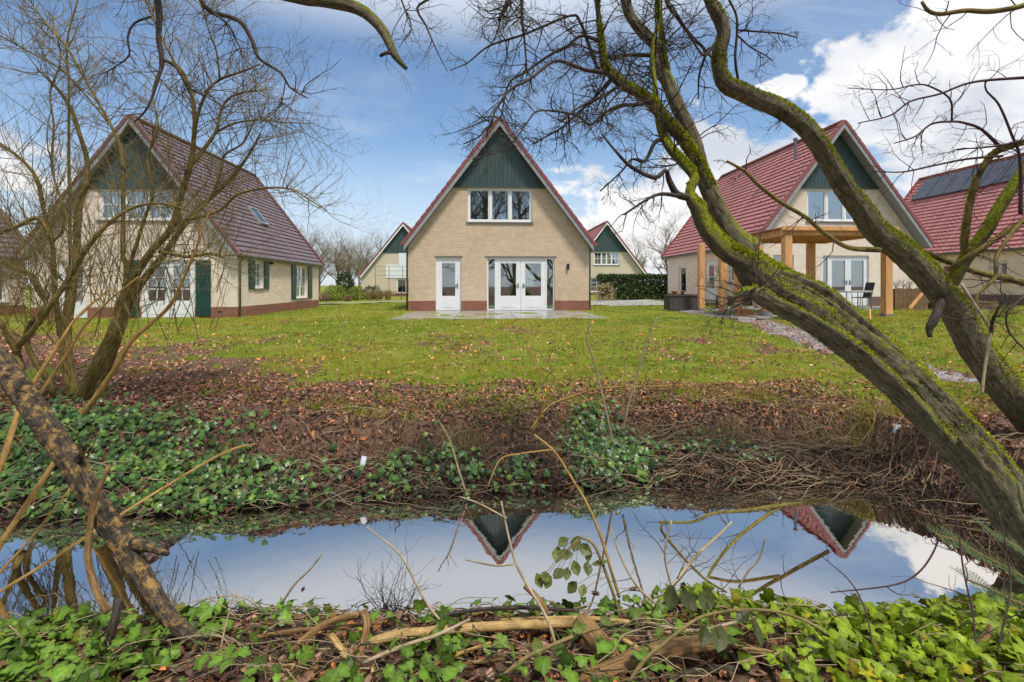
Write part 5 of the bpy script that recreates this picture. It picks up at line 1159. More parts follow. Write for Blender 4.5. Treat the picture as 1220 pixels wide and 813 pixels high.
for _ in range(260):
    x = gs.uniform(-3.4, 3.6); y = gs.uniform(2.3, 3.5); lying(md, x, y, gs.uniform(.15, .5), gs.uniform(.002, .006), gs.uniform(0, 6.28), gs.uniform(.0, .06), gs.uniform(0, .08))
tag(md.build('dark_twig_litter', M['twig'], None, True), 'dark brown dead twigs caught among the leaves on both banks', 'twigs', kind='stuff')
# ------------------------------------------------------------------ pergola and things in the gardens
def gz(x, y): return float(height(np.array([x]), np.array([y]))[0])
def beam_part(name, a, b, w, h, m, parent): 
    mb = MB(); mb.bar(a, b, w, h); return mb.build(name, m, parent)
cR, sR = math.cos(ROT), math.sin(ROT)
def loc2(ox, oy, u, v): return (ox+u*cR-v*sR, oy+u*sR+v*cR)
pg = empty('pergola', (8.4, 15.4, gz(8.4, 15.4)), ROT); tag(pg, 'new orange timber pergola with flat boarded roof standing on the lawn', 'pergola')
W_, D_, T_ = 3.2, 2.95, 2.78
for (u, v) in ((0, 0), (W_, 0), (0, D_), (W_-.45, D_)):
    pm = MB(); pm.box(u-.11, u+.11, v-.11, v+.11, .16, T_-.21); po = pm.build('post', M['larch'], pg)
    fm = MB(); fm.box(u-.13, u+.13, v-.13, v+.13, -.25, .158); fm.build('foot_block', M['concrete'], po)
for a, b in (((-.18, 0), (W_+.18, 0)), ((-.18, D_), (W_+.18, D_))): beam_part('beam', (a[0], a[1], T_-.105), (b[0], b[1], T_-.105), .14, .2, M['larch'], pg)
for u in (0, W_): beam_part('beam', (u, .073, T_-.108), (u, D_-.073, T_-.108), .14, .19, M['larch'], pg)
for i in range(5): u = .52+i*.54; beam_part('rafter', (u, .073, T_-.10), (u, D_-.073, T_-.10), .06, .15, M['larch'], pg)
for i in range(16):
    v = -.15+i*.205; bm = MB(); bm.box(-.22, W_+.22, v, v+.195, T_+.001, T_+.024); bm.build('roof_board', M['larch_dark'], pg)
fa = MB(); fa.box(-.25, W_+.25, -.185, -.155, T_-.07, T_+.05); fa.build('fascia', M['larch'], pg)
for x, y, h_, lab in ((7.74, 20.6, 2.72, 'single upright orange timber post standing beside the dark slatted chest'), (7.45, 17.8, 2.7, 'single upright orange timber post standing at the edge of the muddy path'), (10.2, 20.8, 2.6, 'single upright orange timber post near the corner of the red roofed house')):
    t = empty('timber_post', (x, y, gz(x, y)), ROT); tag(t, lab, 'post')
    pm = MB(); pm.box(-.11, .11, -.11, .11, .12, h_); pm.box(-.13, .13, -.03, .03, h_+.001, h_+.03); pm.build('post', M['larch'], t); fm = MB(); fm.box(-.13, .13, -.13, .13, -.2, .118); fm.build('foot_block', M['concrete'], t)
# dark slatted chest with two clay pots
ch = empty('slatted_chest', (7.2, 21.4, gz(7.2, 21.4)), ROT); tag(ch, 'low dark slatted garden chest beside the wall of the red roofed house', 'chest')
for i in range(12): sm = MB(); u = -.62+i*.104; sm.box(u, u+.092, -.32, -.295, .04, .62); sm.build('slat', M['rattan'], ch)
for i in range(6): sm = MB(); v = -.29+i*.104; sm.box(-.645, -.622, v, v+.092, .04, .62); sm.build('slat', M['rattan'], ch); sm = MB(); sm.box(.628, .651, v, v+.092, .04, .62); sm.build('slat', M['rattan'], ch)
bm = MB(); bm.box(-.61, .61, -.29, .32, .05, .60); bm.build('body', M['black'], ch); bm = MB(); bm.box(-.67, .67, -.35, .35, .622, .66); bm.build('lid', M['rattan'], ch)
for u, r_, lab in ((-.3, .11, 'larger clay pot standing on the dark slatted chest'), (.05, .08, 'smaller clay pot standing on the dark slatted chest')):
    x, y = loc2(7.2, 21.4, u, 0); mb = MB(); mb.tube([(0, 0, 0), (0, 0, .14), (0, 0, .145), (0, 0, .19)], [r_*.75, r_, r_*1.12, r_*1.12], 14); o = mb.build('clay_pot', M['orange_block'], None, True); o.location = (x, y, gz(7.2, 21.4)+.661); tag(o, lab, 'pot')
sf = empty('low_bench', (8.35, 21.3, gz(8.35, 21.3)), ROT); tag(sf, 'low black slatted bench next to the slatted chest', 'bench')
for i in range(5): sm = MB(); sm.box(-.5, .5, -.3+i*.12, -.2+i*.12, .36, .40); sm.build('slat', M['black'], sf)
for u in (-.45, .45):
    for v in (-.25, .25): lm = MB(); lm.box(u-.03, u+.03, v-.03, v+.03, -.02, .358); lm.build('leg', M['black'], sf)
# offcuts and pavers at the pergola's foot
gk = np.random.default_rng(5)
for i, (x, y, a, w, lab) in enumerate(((7.55, 16.6, .3, .42, 'long orange offcut lying by the pergola foot'), (7.85, 16.9, -.2, .26, 'short orange offcut leaning on its stack by the pergola'), (7.7, 17.0, .9, .3, 'orange timber offcut on top of the little heap'), (8.15, 16.2, .1, .24, 'square orange block standing on a concrete block'), (8.05, 16.7, 1.2, .5, 'thin orange lath lying across the heap'))):
    mb = MB(); hgt = .09+.12*(i % 2); mb.box(-w/2, w/2, -.06, .06, 0, hgt); mb.box(-w/2+.01, -w/2+.05, -.062, .062, .01, hgt*.9); o = mb.build('timber_offcut', M['orange_block'], None); o.location = (x, y, gz(x, y)+.02+.10*(i == 2)+.205*(i == 3)); o.rotation_euler = (0, .08*(i % 3), a); tag(o, lab, 'offcut')
mb = MB(); mb.box(-.15, .15, -.15, .15, 0, .2); mb.box(-.13, .13, -.13, .13, .2, .205); o = mb.build('concrete_block', M['concrete'], None); o.location = (8.15, 16.2, gz(8.15, 16.2)); tag(o, 'grey concrete block carrying an orange timber offcut', 'block')
pv_ = block_mesh('paver', .58, .38, .07, M['slab'])
for i in range(8):
    o = link('paver', pv_); x, y = 7.0+.62*(i % 4)+.05*(i // 4), 15.6+.45*(i // 4); o.location = (x, y, gz(x+.3, y+.2)-.01+.01*(i % 2)); o.rotation_euler = (0, 0, ROT+float(gk.normal(0, .05))); tag(o, 'loose grey paving stone laid along the mud before the pergola', 'paver', 'loose pavers by the pergola')
# chair and table before the red roofed house
c = empty('garden_chair', (14.15, 20.4, gz(14.15, 20.4)+.02), R(200)); tag(c, 'black mesh garden chair before the white french doors of the red roofed house', 'chair')
mb = MB(); mb.box(-.25, .25, -.24, .24, .42, .45); mb.build('seat', M['black'], c)
mb = MB(); V = [(-.25, .22, .46), (.25, .22, .46), (.25, .245, .46), (-.25, .245, .46), (-.25, .36, 1.05), (.25, .36, 1.05), (.25, .385, 1.05), (-.25, .385, 1.05)]; mb.add(V, None, [(0, 3, 2, 1), (4, 5, 6, 7), (0, 1, 5, 4), (1, 2, 6, 5), (2, 3, 7, 6), (3, 0, 4, 7)]); mb.build('backrest', M['black'], c)
for u in (-.24, .24):
    for v in (-.22, .22): mb = MB(); mb.tube([(u, v, 0), (u, v*.95, .42)], .014, 8); mb.build('leg', M['grey_metal'], c)
    mb = MB(); mb.tube([(u*1.08, -.2, .44), (u*1.08, -.2, .66), (u*1.08, .27, .66)], .014, 8); mb.build('armrest', M['grey_metal'], c)
t = empty('garden_table', (13.45, 19.9, gz(13.45, 19.9)+.02), ROT); tag(t, 'pale topped garden table with thin metal legs beside the black mesh chair', 'table')
mb = MB(); mb.box(-.55, .55, -.4, .4, .70, .73); mb.box(-.53, .53, -.38, .38, .66, .699); mb.build('tabletop', M['plaster'], t)
for u in (-.5, .5):
    for v in (-.35, .35): mb = MB(); mb.tube([(u, v, 0), (u, v, .66)], .018, 8); mb.build('leg', M['grey_metal'], t)
# planter and plank stack
pl = empty('plank_planter', (15.1, 19.4, gz(15.1, 19.4)), ROT); tag(pl, 'tall weathered plank planter box holding a bare twiggy plant', 'planter')
for i in range(8):
    u = -.66+i*.165; mb = MB(); mb.box(u, u+.155, -.35, -.32, -.02, .80+.02*(i % 2)); mb.build('plank', M['old_wood'], pl)
for s_2 in (-1, 1):
    for j in range(4): mb = MB(); mb.box(s_2*.645, s_2*.675, -.31+j*.16, -.16+j*.16, -.02, .80); mb.build('plank', M['old_wood'], pl)
mb = MB(); mb.bar((-.1, -.365, .05), (.55, -.365, .78), .12, .025, (0, 1, 0)); mb.build('brace', M['larch'], pl)
mb = MB(); mb.box(-.64, .64, -.315, .33, 0, .72); mb.build('soil', M['old_wood'], pl)
tw = MB(); gq = np.random.default_rng(3)
for _ in range(14): grow(tw, (gq.uniform(-.5, .4), gq.uniform(-.2, .2), .7), (gq.normal(0, .5), gq.normal(0, .3), 1), gq.uniform(.3, .6), .012, gq, 2, .1, .6, 4, (3, 4))
tag(tw.build('twigs', M['twig'], pl), kind='stuff')
st = empty('plank_stack', (17.3, 19.6, gz(17.3, 19.6)), ROT); tag(st, 'low stack of weathered planks lying on the grass beside the planter', 'planks')
for j in range(4):
    for i in range(4):
        mb = MB(); q = gk.uniform(-.12, .12); mb.box(-1.35+q, 1.2+q, -.5+i*.26, -.27+i*.26, .02+j*.085, .085+j*.085); mb.build('plank', M['old_wood'], st)
mb = MB(); mb.tube([(0, 0, -.3), (.01, 0, .3), (.0, .01, .9)], [.028, .026, .024], 8, .05, 2); mb.tube([(0, .01, .901), (0, .012, .93)], [.02, .006], 8); o = mb.build('stake', M['larch'], None, True); o.location = (7.75, 10.9, gz(7.75, 10.9)); tag(o, 'short round orange wooden stake driven in beside the muddy path', 'stake')
# --- bushes, hedge and garden beyond
def leafy(parent, name, n, fn, mat, size, g, k=.5):
    pos = fn(n); mb = MB(); nn = g.normal(0, 1, (n, 3)); nn[:, 2] = np.abs(nn[:, 2])*.8+.1; nn[:, 1] -= .5
    scatter(mb, LV, LF, pos, g.uniform(0, 6.28, n), nn, g.uniform(.6, 1.3, n)*size, g.uniform(.5, 1.45, (n, 1))*np.ones((1, 3))); o = mb.build(name, mat, parent); tag(o, kind='stuff'); return o
gh = np.random.default_rng(17)
hd = empty('hedge', (8.5, 35.6, gz(8.5, 35.6))); tag(hd, 'clipped dark green hedge in front of the distant house', 'hedge')
def hedge_pts(n):
    p = np.stack([gh.uniform(-2.4, 2.9, n), gh.uniform(-.6, .6, n), gh.uniform(0, 1.62, n)], 1); f = gh.integers(0, 3, n); p[f == 0, 1] = -.6; p[f == 1, 2] = 1.62
    return p+gh.normal(0, .06, (n, 3))
leafy(hd, 'foliage', 7000, hedge_pts, M['hedge'], .17, gh)
mb = MB()
for i in range(10): mb.tube([(-2.2+i*.5, 0, -.1), (-2.2+i*.5, .05, 1.3)], [.03, .015], 6); 
tag(mb.build('stems', M['twig'], hd), kind='stuff')
def bush(name, x, y, rx, rz, n, mat, size, lab, cat='shrub'):
    b = empty(name, (x, y, gz(x, y))); tag(b, lab, cat)
    def fn(n):
        v = gh.normal(0, 1, (n, 3)); v /= np.linalg.norm(v, axis=1)[:, None]; r = gh.uniform(.35, 1, (n, 1))**.5*(1+.35*(fbm(v[:, :1]*2.2+5, v[:, 2:]*2.2+9, 3)-.5)*2); v = v*r
        return np.stack([v[:, 0]*rx, v[:, 1]*rx*.8, np.abs(v[:, 2]*.95+.55)*rz*.66], 1)
    leafy(b, 'foliage', n, fn, mat, size, gh); st = MB()
    for i in range(7): a = gh.uniform(0, 6.28); st.tube([(0, 0, -.05), (math.cos(a)*rx*.4, math.sin(a)*rx*.3, rz*.5), (math.cos(a)*rx*.7, math.sin(a)*rx*.5, rz*.85)], [.02, .014, .006], 5)
    tag(st.build('stems', M['twig'], b), kind='stuff'); return b
bush('leafless_shrub', 6.35, 34.6, .85, 1.35, 900, M['plume'], .09, 'sandy brown dry shrub at the end of the clipped hedge')
bush('garden_shrub', -14.0, 40, .95, 1.35, 1300, M['shrub_leaf'], .12, 'bright yellow green shrub in the bed before the belt of bare trees')
bush('garden_shrub', -12.7, 41, .8, 1.15, 1100, M['shrub_leaf'], .12, 'lower yellow green shrub next to the dry ornamental grass')
bush('dark_shrub', -11.9, 43, .9, 1.2, 1200, M['hedge'], .12, 'dark green shrub behind the dry ornamental grass')
bush('red_shrub', -14.5, 38.8, .45, .7, 500, M['litter'], .10, 'small reddish brown shrub at the corner of the garden bed')
bush('red_shrub', -12.6, 38.6, .3, .5, 300, M['litter'], .10, 'tiny reddish shrub by the yellow pole')
bush('conifer_hedge', -22.5, 68, 1.3, 3.0, 1500, M['hedge'], .25, 'dark green clipped conifer block before the bare tree belt', 'conifer')
def plume(x, y, lab):
    o_ = empty('ornamental_grass', (x, y, gz(x, y))); tag(o_, lab, 'grass'); n = 900; a = gh.uniform(0, 6.28, n); l = gh.uniform(.4, 1.0, n); b = gh.normal(0, .08, (n, 3)); b[:, 2] = 0
    tip = np.stack([np.cos(a)*l*.55, np.sin(a)*l*.5, .95-.35*l*l+gh.normal(0, .08, n)], 1); sd = np.stack([np.sin(a), -np.cos(a), 0*a], 1)*.012
    mb = MB(); i = np.arange(n)*3; mb.add(np.stack([b-sd, b+sd, tip], 1).reshape(-1, 3), np.stack([i, i+1, i+2], 1), None, np.repeat(gh.uniform(.7, 1.25, (n, 1))*np.ones((1, 3)), 3, 0)); tag(mb.build('blades', M['plume'], o_), kind='stuff')
for i, x in enumerate((-11.4, -10.7, -10.0)): plume(x, 40.2+.2*i, ['tuft of dry straw coloured grass beside the yellow pole', 'middle tuft of dry straw coloured ornamental grass', 'tuft of dry straw coloured grass nearest the balcony house'][i])
for x, y, h_, lab, m in ((-11.8, 39.0, 2.55, 'thin yellow pole standing in the garden bed', M['cane_yellow']), (-7.1, 38.6, 1.0, 'short orange post in the low garden fence', M['larch'])):
    mb = MB(); mb.tube([(0, 0, -.1), (0, 0, h_)], .05, 8); mb.tube([(0, 0, h_+.001), (0, 0, h_+.04)], [.06, .05], 8); o = mb.build('garden_pole', m, None); o.location = (x, y, gz(x, y)); tag(o, lab, 'pole')
fe = empty('garden_fence', (-8.3, 39.2, gz(-8.3, 39.2))); tag(fe, 'low brown rail fence across the lawn before the balcony house', 'fence')
for z in (.25, .55): mb = MB(); mb.box(-2.3, 2.6, -.02, .02, z, z+.06); mb.build('rail', M['old_wood'], fe)
for i in range(6): mb = MB(); u = -2.25+i*.95; mb.box(u, u+.07, -.05, -.021, -.1, .7); mb.build('picket', M['old_wood'], fe)
# ------------------------------------------------------------------ dead wood and stalks by the water
gd = np.random.default_rng(123)
def stick(name, rows, mat, label, cat, k=12, bk=.05, twig=0, tw_len=(.1, .3), Y=3.0, step=.03, forks=(), tmat=None):
    """one lying or leaning piece of wood; forks are limbs growing from it"""
    p = pix_path(rows, Y, step=step); p[:, 3] *= (.56 if name == 'dead_log' else .5 if name in ('water_side_sapling', 'arching_twig', 'bramble_shoot') else .58 if name in ('floating_branch', 'fallen_branch') else .74); mb = MB(); mb.tube(p[:, :3], p[:, 3], k, bk, int(gd.integers(1e6)))
    if not forks and not twig:
        o = mb.build(name, M[mat], None, True); tag(o, label, cat); return o
    b = p[0, :3]; e = empty(name, tuple(float(v) for v in b)); tag(e, label, cat)
    part_at(mb, 'stem', M[mat], e)
    for fr in forks:
        q = pix_path(fr, Y, step=step); q[:, 3] *= (.7 if name == 'dead_log' else .6 if name == 'water_side_sapling' else .74); mf = MB(); mf.tube(q[:, :3], q[:, 3], max(6, k-4), bk, int(gd.integers(1e6))); part_at(mf, 'fork', M[mat], e)
        if twig:
            pass
    if twig:
        tw = MB(); side_twigs(tw, p, gd, twig, tw_len[0], tw_len[1], .004, 1, .05, .5, .2, (1, 3))
        for fr in forks: side_twigs(tw, pix_path(fr, Y, step=step), gd, max(2, twig//2), tw_len[0], tw_len[1], .003, 1, .05, .5, .2, (1, 3))
        tag(part_at(tw, 'twigs', M[tmat or mat], e, False), kind='stuff')
    return e
stick('dead_log', [(-110, 300, 21, 3.6), (-50, 368, 22, 3.5), (0, 432, 22, 3.4), (42, 490, 22, 3.3), (85, 550, 23, 3.2), (116, 602, 22, 3.12), (150, 652, 22, 3.05), (178, 700, 19, 2.92), (205, 740, 18, 2.8), (238, 770, 16, 2.7), (262, 790, 13, 2.62)], 'bark_dead', 'thick dead log with ochre patches leaning over the water, foot in the ivy', 'log', 28, .07,
      forks=[[(160, 648, 12, 3.04), (180, 653, 7, 2.98), (200, 660, 4, 2.92)], [(92, 552, 8, 3.18), (98, 540, 5, 3.14), (104, 528, 2.5, 3.1)]])
stick('bent_stick', [(130, 555, 3, 3.0), (112, 600, 4, 2.98), (106, 640, 4.6, 2.96), (105, 668, 5.2, 2.94), (114, 702, 5.5, 2.9), (128, 730, 5, 2.86)], 'log_brown', 'thin bent brown stick hanging beside the leaning dead log', 'stick')
stick('broken_stub', [(141, 713, 7, 2.78), (138, 735, 6.5, 2.76), (128, 768, 6.5, 2.74), (118, 800, 7, 2.7), (112, 830, 7, 2.66)], 'bark_dark', 'dark broken stub standing in the ivy under the bent stick', 'stub')
stick('yellow_cane', [(-20, 690, 5, 3.6), (0, 650, 4.6, 3.7), (30, 604, 4.2, 3.8), (64, 552, 3.6, 3.9), (78, 525, 3, 4.0)], 'cane_yellow', 'thick ochre cane slanting up behind the dead log', 'cane')
stick('yellow_cane', [(-20, 702, 2.4, 3.5), (0, 682, 2.4, 3.55), (40, 638, 2.2, 3.65), (84, 582, 1.6, 3.75)], 'cane_yellow', 'slim straight yellow cane leaning parallel to the thick ochre one', 'cane')
stick('yellow_cane', [(-30, 722, 2.8, 3.4), (0, 705, 2.7, 3.5), (60, 668, 2.5, 3.7), (110, 635, 2.3, 3.9), (200, 578, 2.1, 4.3), (270, 538, 1.8, 4.7), (305, 529, 1.4, 4.9)], 'cane_yellow', 'long yellow cane lying across the water from near bank to far bank', 'cane')
stick('ochre_log', [(412, 773, 7.5, 2.75), (440, 766, 7.5, 2.76), (470, 758, 7.4, 2.78), (540, 750, 7.4, 2.8), (600, 746, 7.3, 2.82), (650, 744, 7.2, 2.84), (684, 742, 7.5, 2.85)], 'log_yellow', 'smooth barkless yellow log lying across the near bank', 'log', 16, .03)
stick('thin_pole', [(596, 740, 4, 2.95), (650, 738, 4.2, 2.92), (700, 737, 4, 2.9), (750, 741, 3.4, 2.88)], 'log_yellow', 'thin yellow stick lying behind the end of the barkless log', 'stick', 10)
stick('split_stump', [(690, 738, 15, 2.72), (712, 765, 17, 2.62), (735, 795, 18, 2.54), (765, 835, 20, 2.44)], 'log_brown', 'split brown stump slanting down beside the end of the yellow log', 'stump', 20, .08)
stick('crossed_log', [(672, 812, 12, 2.45), (720, 800, 13, 2.46), (780, 778, 14, 2.5), (830, 768, 13, 2.52), (862, 768, 10, 2.54)], 'log_brown', 'thick brown log passing behind the split stump', 'log', 18, .07)
stick('long_branch', [(815, 762, 5, 2.68), (860, 766, 5, 2.62), (920, 780, 5.2, 2.56), (980, 795, 5, 2.5), (1065, 818, 4.6, 2.44)], 'log_yellow', 'long straight ochre branch lying through the yellowish ivy', 'branch', 12, .08)
stick('pale_root', [(1040, 825, 9, 2.42), (1085, 806, 10, 2.48), (1118, 795, 11, 2.52), (1148, 786, 9, 2.55), (1172, 764, 7, 2.6), (1180, 745, 4, 2.62)], 'log_brown', 'twisted pale brown root in the corner of the near bank', 'root', 18, .12)
stick('bark_stick', [(432, 728, 6.5, 2.72), (437, 745, 6, 2.68), (430, 775, 6.2, 2.62), (424, 800, 6.2, 2.56), (420, 830, 6.4, 2.5)], 'log_brown', 'rough barked stick standing in front of the cut end of the yellow log', 'stick', 14, .10,
      forks=[[(430, 732, 6, 2.74), (405, 737, 5.6, 2.75), (380, 748, 5.4, 2.7), (352, 772, 5.6, 2.62), (330, 800, 6, 2.55), (316, 825, 6.4, 2.5)]])
stick('peeled_stick', [(394, 757, 5.5, 2.62), (405, 772, 6, 2.58), (418, 792, 6, 2.52), (436, 820, 6.2, 2.45)], 'log_yellow', 'short peeled yellow stick crossing the rough barked stick', 'stick', 12, .05)
stick('peeled_stick', [(335, 795, 5, 2.5), (360, 797, 6.5, 2.5), (388, 806, 7, 2.48), (415, 822, 6.5, 2.45)], 'log_yellow', 'curved peeled stick half buried in leaves', 'stick', 12, .05)
stick('thin_pole', [(505, 800, 3, 2.5), (540, 782, 3, 2.55), (585, 766, 2.6, 2.62)], 'cane_yellow', 'thin yellow stick beneath the barkless log', 'stick', 8)
stick('dry_stalk', [(668, 820, 2.6, 2.5), (664, 780, 2.6, 2.55), (652, 738, 2.6, 2.62), (630, 700, 2.4, 2.7), (615, 672, 2.2, 2.76), (606, 640, 2, 2.8), (597, 597, 1.5, 2.85)], 'straw', 'tall pale dry stalk bent before the reflection of the gable', 'stalk', 8, .03,
      forks=[[(612, 672, 1.8, 2.76), (590, 674, 1.6, 2.74), (555, 667, 1.2, 2.7)], [(604, 618, 1.6, 2.82), (570, 600, 1.4, 2.9), (548, 592, 1, 2.95)]])
stick('dry_stalk', [(530, 745, 2.4, 2.9), (510, 722, 2.2, 2.94), (492, 688, 2, 2.98), (476, 660, 1.8, 3.0), (455, 642, 1.4, 3.02), (437, 628, 1, 3.04)], 'straw', 'pale bare stalk arching over the open water', 'stalk', 8, .03)
stick('dry_stalk', [(335, 720, 2, 3.0), (352, 695, 1.8, 3.0), (368, 680, 1.5, 3.0), (384, 660, 1.1, 3.0)], 'straw', 'short pale stalk slanting up from the brown leaves by the water', 'stalk', 8, .03)
stick('dry_stalk', [(258, 825, 1.8, 2.5), (262, 780, 1.7, 2.55), (270, 740, 1.4, 2.6), (280, 705, 1, 2.64)], 'straw', 'upright pale stalk in front of the foot of the dead log', 'stalk', 8, .03)
stick('water_side_sapling', [(738, 712, 4.2, 3.35), (728, 680, 4, 3.4), (716, 640, 3.8, 3.45), (700, 602, 3.5, 3.5), (680, 568, 3.2, 3.55), (660, 538, 3, 3.6), (636, 518, 2.6, 3.62)], 'cane_yellow', 'brown leafless sapling leaning out over the water with forked top', 'sapling', 9, .05, 5, (.1, .3),
      forks=[[(634, 516, 2.3, 3.62), (648, 486, 2, 3.6), (662, 444, 1.4, 3.58)], [(632, 512, 2.2, 3.62), (650, 488, 1.9, 3.7), (668, 477, 1.8, 3.75), (715, 463, 1.6, 3.8), (765, 461, 1.4, 3.85), (825, 458, 1, 3.9)], [(658, 536, 2, 3.6), (620, 541, 1.8, 3.55), (596, 548, 1.6, 3.5), (580, 582, 1.2, 3.45)], [(643, 505, 1.4, 3.6), (646, 470, 1.2, 3.55), (640, 440, 1, 3.5), (628, 412, .8, 3.5)]], tmat='twig')
for rows, lab in (([(730, 528, 2, 6.2), (722, 490, 1.9, 6.15), (708, 432, 1.7, 6.1), (699, 405, 1.5, 6.1), (704, 384, 1.1, 6.1)], 'pale thin cane standing on the far bank, bent at its top'),
                  ([(742, 512, 2, 6.3), (752, 470, 1.9, 6.25), (765, 430, 1.8, 6.2), (772, 405, 1.5, 6.2), (783, 378, 1.1, 6.2)], 'pale thin cane on the far bank leaning away from the bent one'),
                  ([(556, 590, 1.8, 5.5), (545, 555, 1.6, 5.55), (536, 525, 1.4, 5.6), (522, 500, 1, 5.6)], 'dry cane standing among the small ivy clumps of the far bank')):
    stick('bank_cane', rows, 'straw', lab, 'cane', 7, .03, 3, (.08, .2))
stick('fallen_branch', [(770, 748, 3.4, 3.0), (785, 722, 3.6, 3.1), (812, 684, 3.6, 3.3), (832, 660, 3.2, 3.45), (858, 636, 2.6, 3.6), (872, 622, 1.8, 3.7)], 'straw', 'pale broken branch with side twigs reaching from the ivy over the water', 'branch', 9, .05, 8, (.15, .4),
      forks=[[(785, 722, 2.4, 3.1), (760, 700, 2, 3.15), (740, 665, 1.6, 3.2), (728, 630, 1, 3.25)], [(800, 700, 2.2, 3.2), (792, 660, 1.8, 3.25), (800, 620, 1.2, 3.3)]], tmat='twig')
stick('floating_branch', [(987, 596, 4, 4.9), (930, 602, 4, 4.6), (893, 608, 4, 4.4), (850, 612, 3.5, 4.2), (825, 622, 3, 4.1), (786, 622, 2.4, 4.0)], 'bark_olive', 'olive branch fallen across the water below the far bank', 'branch', 9, .05, 9, (.2, .5),
      forks=[[(928, 604, 3.2, 4.6), (880, 640, 2.8, 4.3), (850, 676, 2.4, 4.1), (832, 715, 2, 3.9)], [(790, 623, 2.4, 4.0), (788, 632, 2.4, 3.95), (812, 662, 2.4, 3.85), (840, 690, 2.2, 3.75), (866, 706, 1.6, 3.65)]], tmat='bark_dark')
stick('arching_twig', [(990, 706, 1.6, 3.4), (1060, 698, 2, 3.45), (1090, 686, 2.2, 3.5), (1110, 662, 2.2, 3.55), (1122, 630, 2, 3.6), (1130, 590, 1.7, 3.65), (1136, 560, 1.2, 3.7)], 'twig_purple', 'dark twig arching up from the ivy before the leaning trunk', 'twig', 7, .03, 4, (.1, .3))
stick('bramble_shoot', [(1048, 825, 2, 2.4), (1040, 770, 2, 2.5), (1030, 725, 1.8, 2.58), (1012, 692, 1.6, 2.64), (980, 664, 1.1, 2.7)], 'twig_purple', 'dark bramble shoot curving over the yellowish ivy', 'shoot', 7, .03, 3, (.08, .25))
stick('bramble_shoot', [(1165, 825, 2.2, 2.4), (1160, 740, 2.1, 2.5), (1148, 680, 2, 2.58), (1140, 620, 1.7, 2.66), (1132, 605, 1.4, 2.7)], 'twig_purple', 'upright dark shoot standing before the foot of the leaning trunk', 'shoot', 7, .03, 6, (.1, .35))
stick('bramble_shoot', [(1178, 825, 2.2, 2.4), (1192, 760, 2.2, 2.45), (1204, 700, 2, 2.5), (1198, 650, 1.8, 2.55), (1190, 610, 1.4, 2.6)], 'twig', 'forked brown shoot next to the upright dark one', 'shoot', 7, .03, 6, (.1, .35))
for rows, mt, lab in (
  ([(300, 760, 3, 2.75), (350, 752, 3.4, 2.75), (400, 748, 3.2, 2.76), (455, 742, 2.4, 2.78)], 'log_brown', 'slim brown stick lying among brown leaves behind the peeled sticks'),
  ([(432, 790, 3, 2.5), (480, 770, 3.2, 2.56), (520, 757, 2.8, 2.6), (560, 738, 2.2, 2.68)], 'straw', 'pale stick running under the yellow log towards the water'),
  ([(470, 815, 3.2, 2.45), (510, 800, 3.4, 2.48), (560, 790, 3, 2.5), (620, 784, 2.2, 2.54)], 'log_brown', 'brown stick lying in the ivy below the yellow log'),
  ([(520, 735, 3, 2.95), (560, 728, 3.4, 2.96), (620, 724, 3.6, 2.95), (690, 728, 3, 2.92)], 'bark_dark', 'dark stick lying along the water edge behind the yellow log'),
  ([(625, 698, 4, 2.9), (640, 712, 4.6, 2.86), (652, 730, 4.6, 2.82)], 'log_brown', 'short broken brown stub rising behind the yellow log'),
  ([(780, 815, 6, 2.42), (830, 800, 6.5, 2.44), (880, 798, 6, 2.46), (930, 806, 4, 2.46)], 'bark_dark', 'dark rotten branch under the ochre branch'),
  ([(740, 760, 4, 2.6), (770, 780, 4.4, 2.55), (800, 806, 4.4, 2.48)], 'log_yellow', 'split ochre sliver leaning on the split stump'),
  ([(880, 700, 1.6, 3.1), (892, 680, 1.8, 3.1), (905, 665, 1.6, 3.1), (912, 640, 1, 3.1)], 'straw', 'thin pale twig standing at the water edge in the ivy'),
  ([(770, 742, 3.4, 2.85), (820, 752, 3.6, 2.8), (850, 748, 3, 2.8), (905, 735, 2, 2.82)], 'straw', 'pale curved stick at the edge of the yellowish ivy')):
    stick('fallen_stick', rows, mt, lab, 'stick', 9, .06)
# arching bramble stems with leaves
def bramble(rows, leaves, lab, s=.07, col=(1, 1, 1)):
    p = pix_path(rows, 2.6, step=.03); e = empty('bramble', tuple(float(v) for v in p[0, :3])); tag(e, lab, 'bramble'); mb = MB(); mb.tube(p[:, :3], p[:, 3], 8, .03, 5); part_at(mb, 'stem', M['twig_olive'], e)
    for (px, py, Y, sz) in leaves:
        q = np.array(P(px, py, Y)); i = int(np.argmin(np.linalg.norm(p[:, :3]-q, axis=1))); d = q-p[i, :3]
        st = MB(); st.tube([p[i, :3], p[i, :3]+d*.5+np.array([0, 0, .01]), q], [.0022, .0018, .0014], 5); part_at(st, 'leaf_stalk', M['twig_olive'], e)
        lm2 = MB(); nrm2 = np.array([[gd.normal(0, .35), -.75+gd.normal(0, .3), .6]]); LB2 = np.array(LV)*np.array([1.5, 1.0, .6])
        scatter(lm2, LB2, LF, q[None], np.array([gd.uniform(0, 6.28)]), nrm2, np.array([sz]), np.array([col])*gd.uniform(.6, 1.3)); part_at(lm2, 'leaf', M['bramble'], e, False)
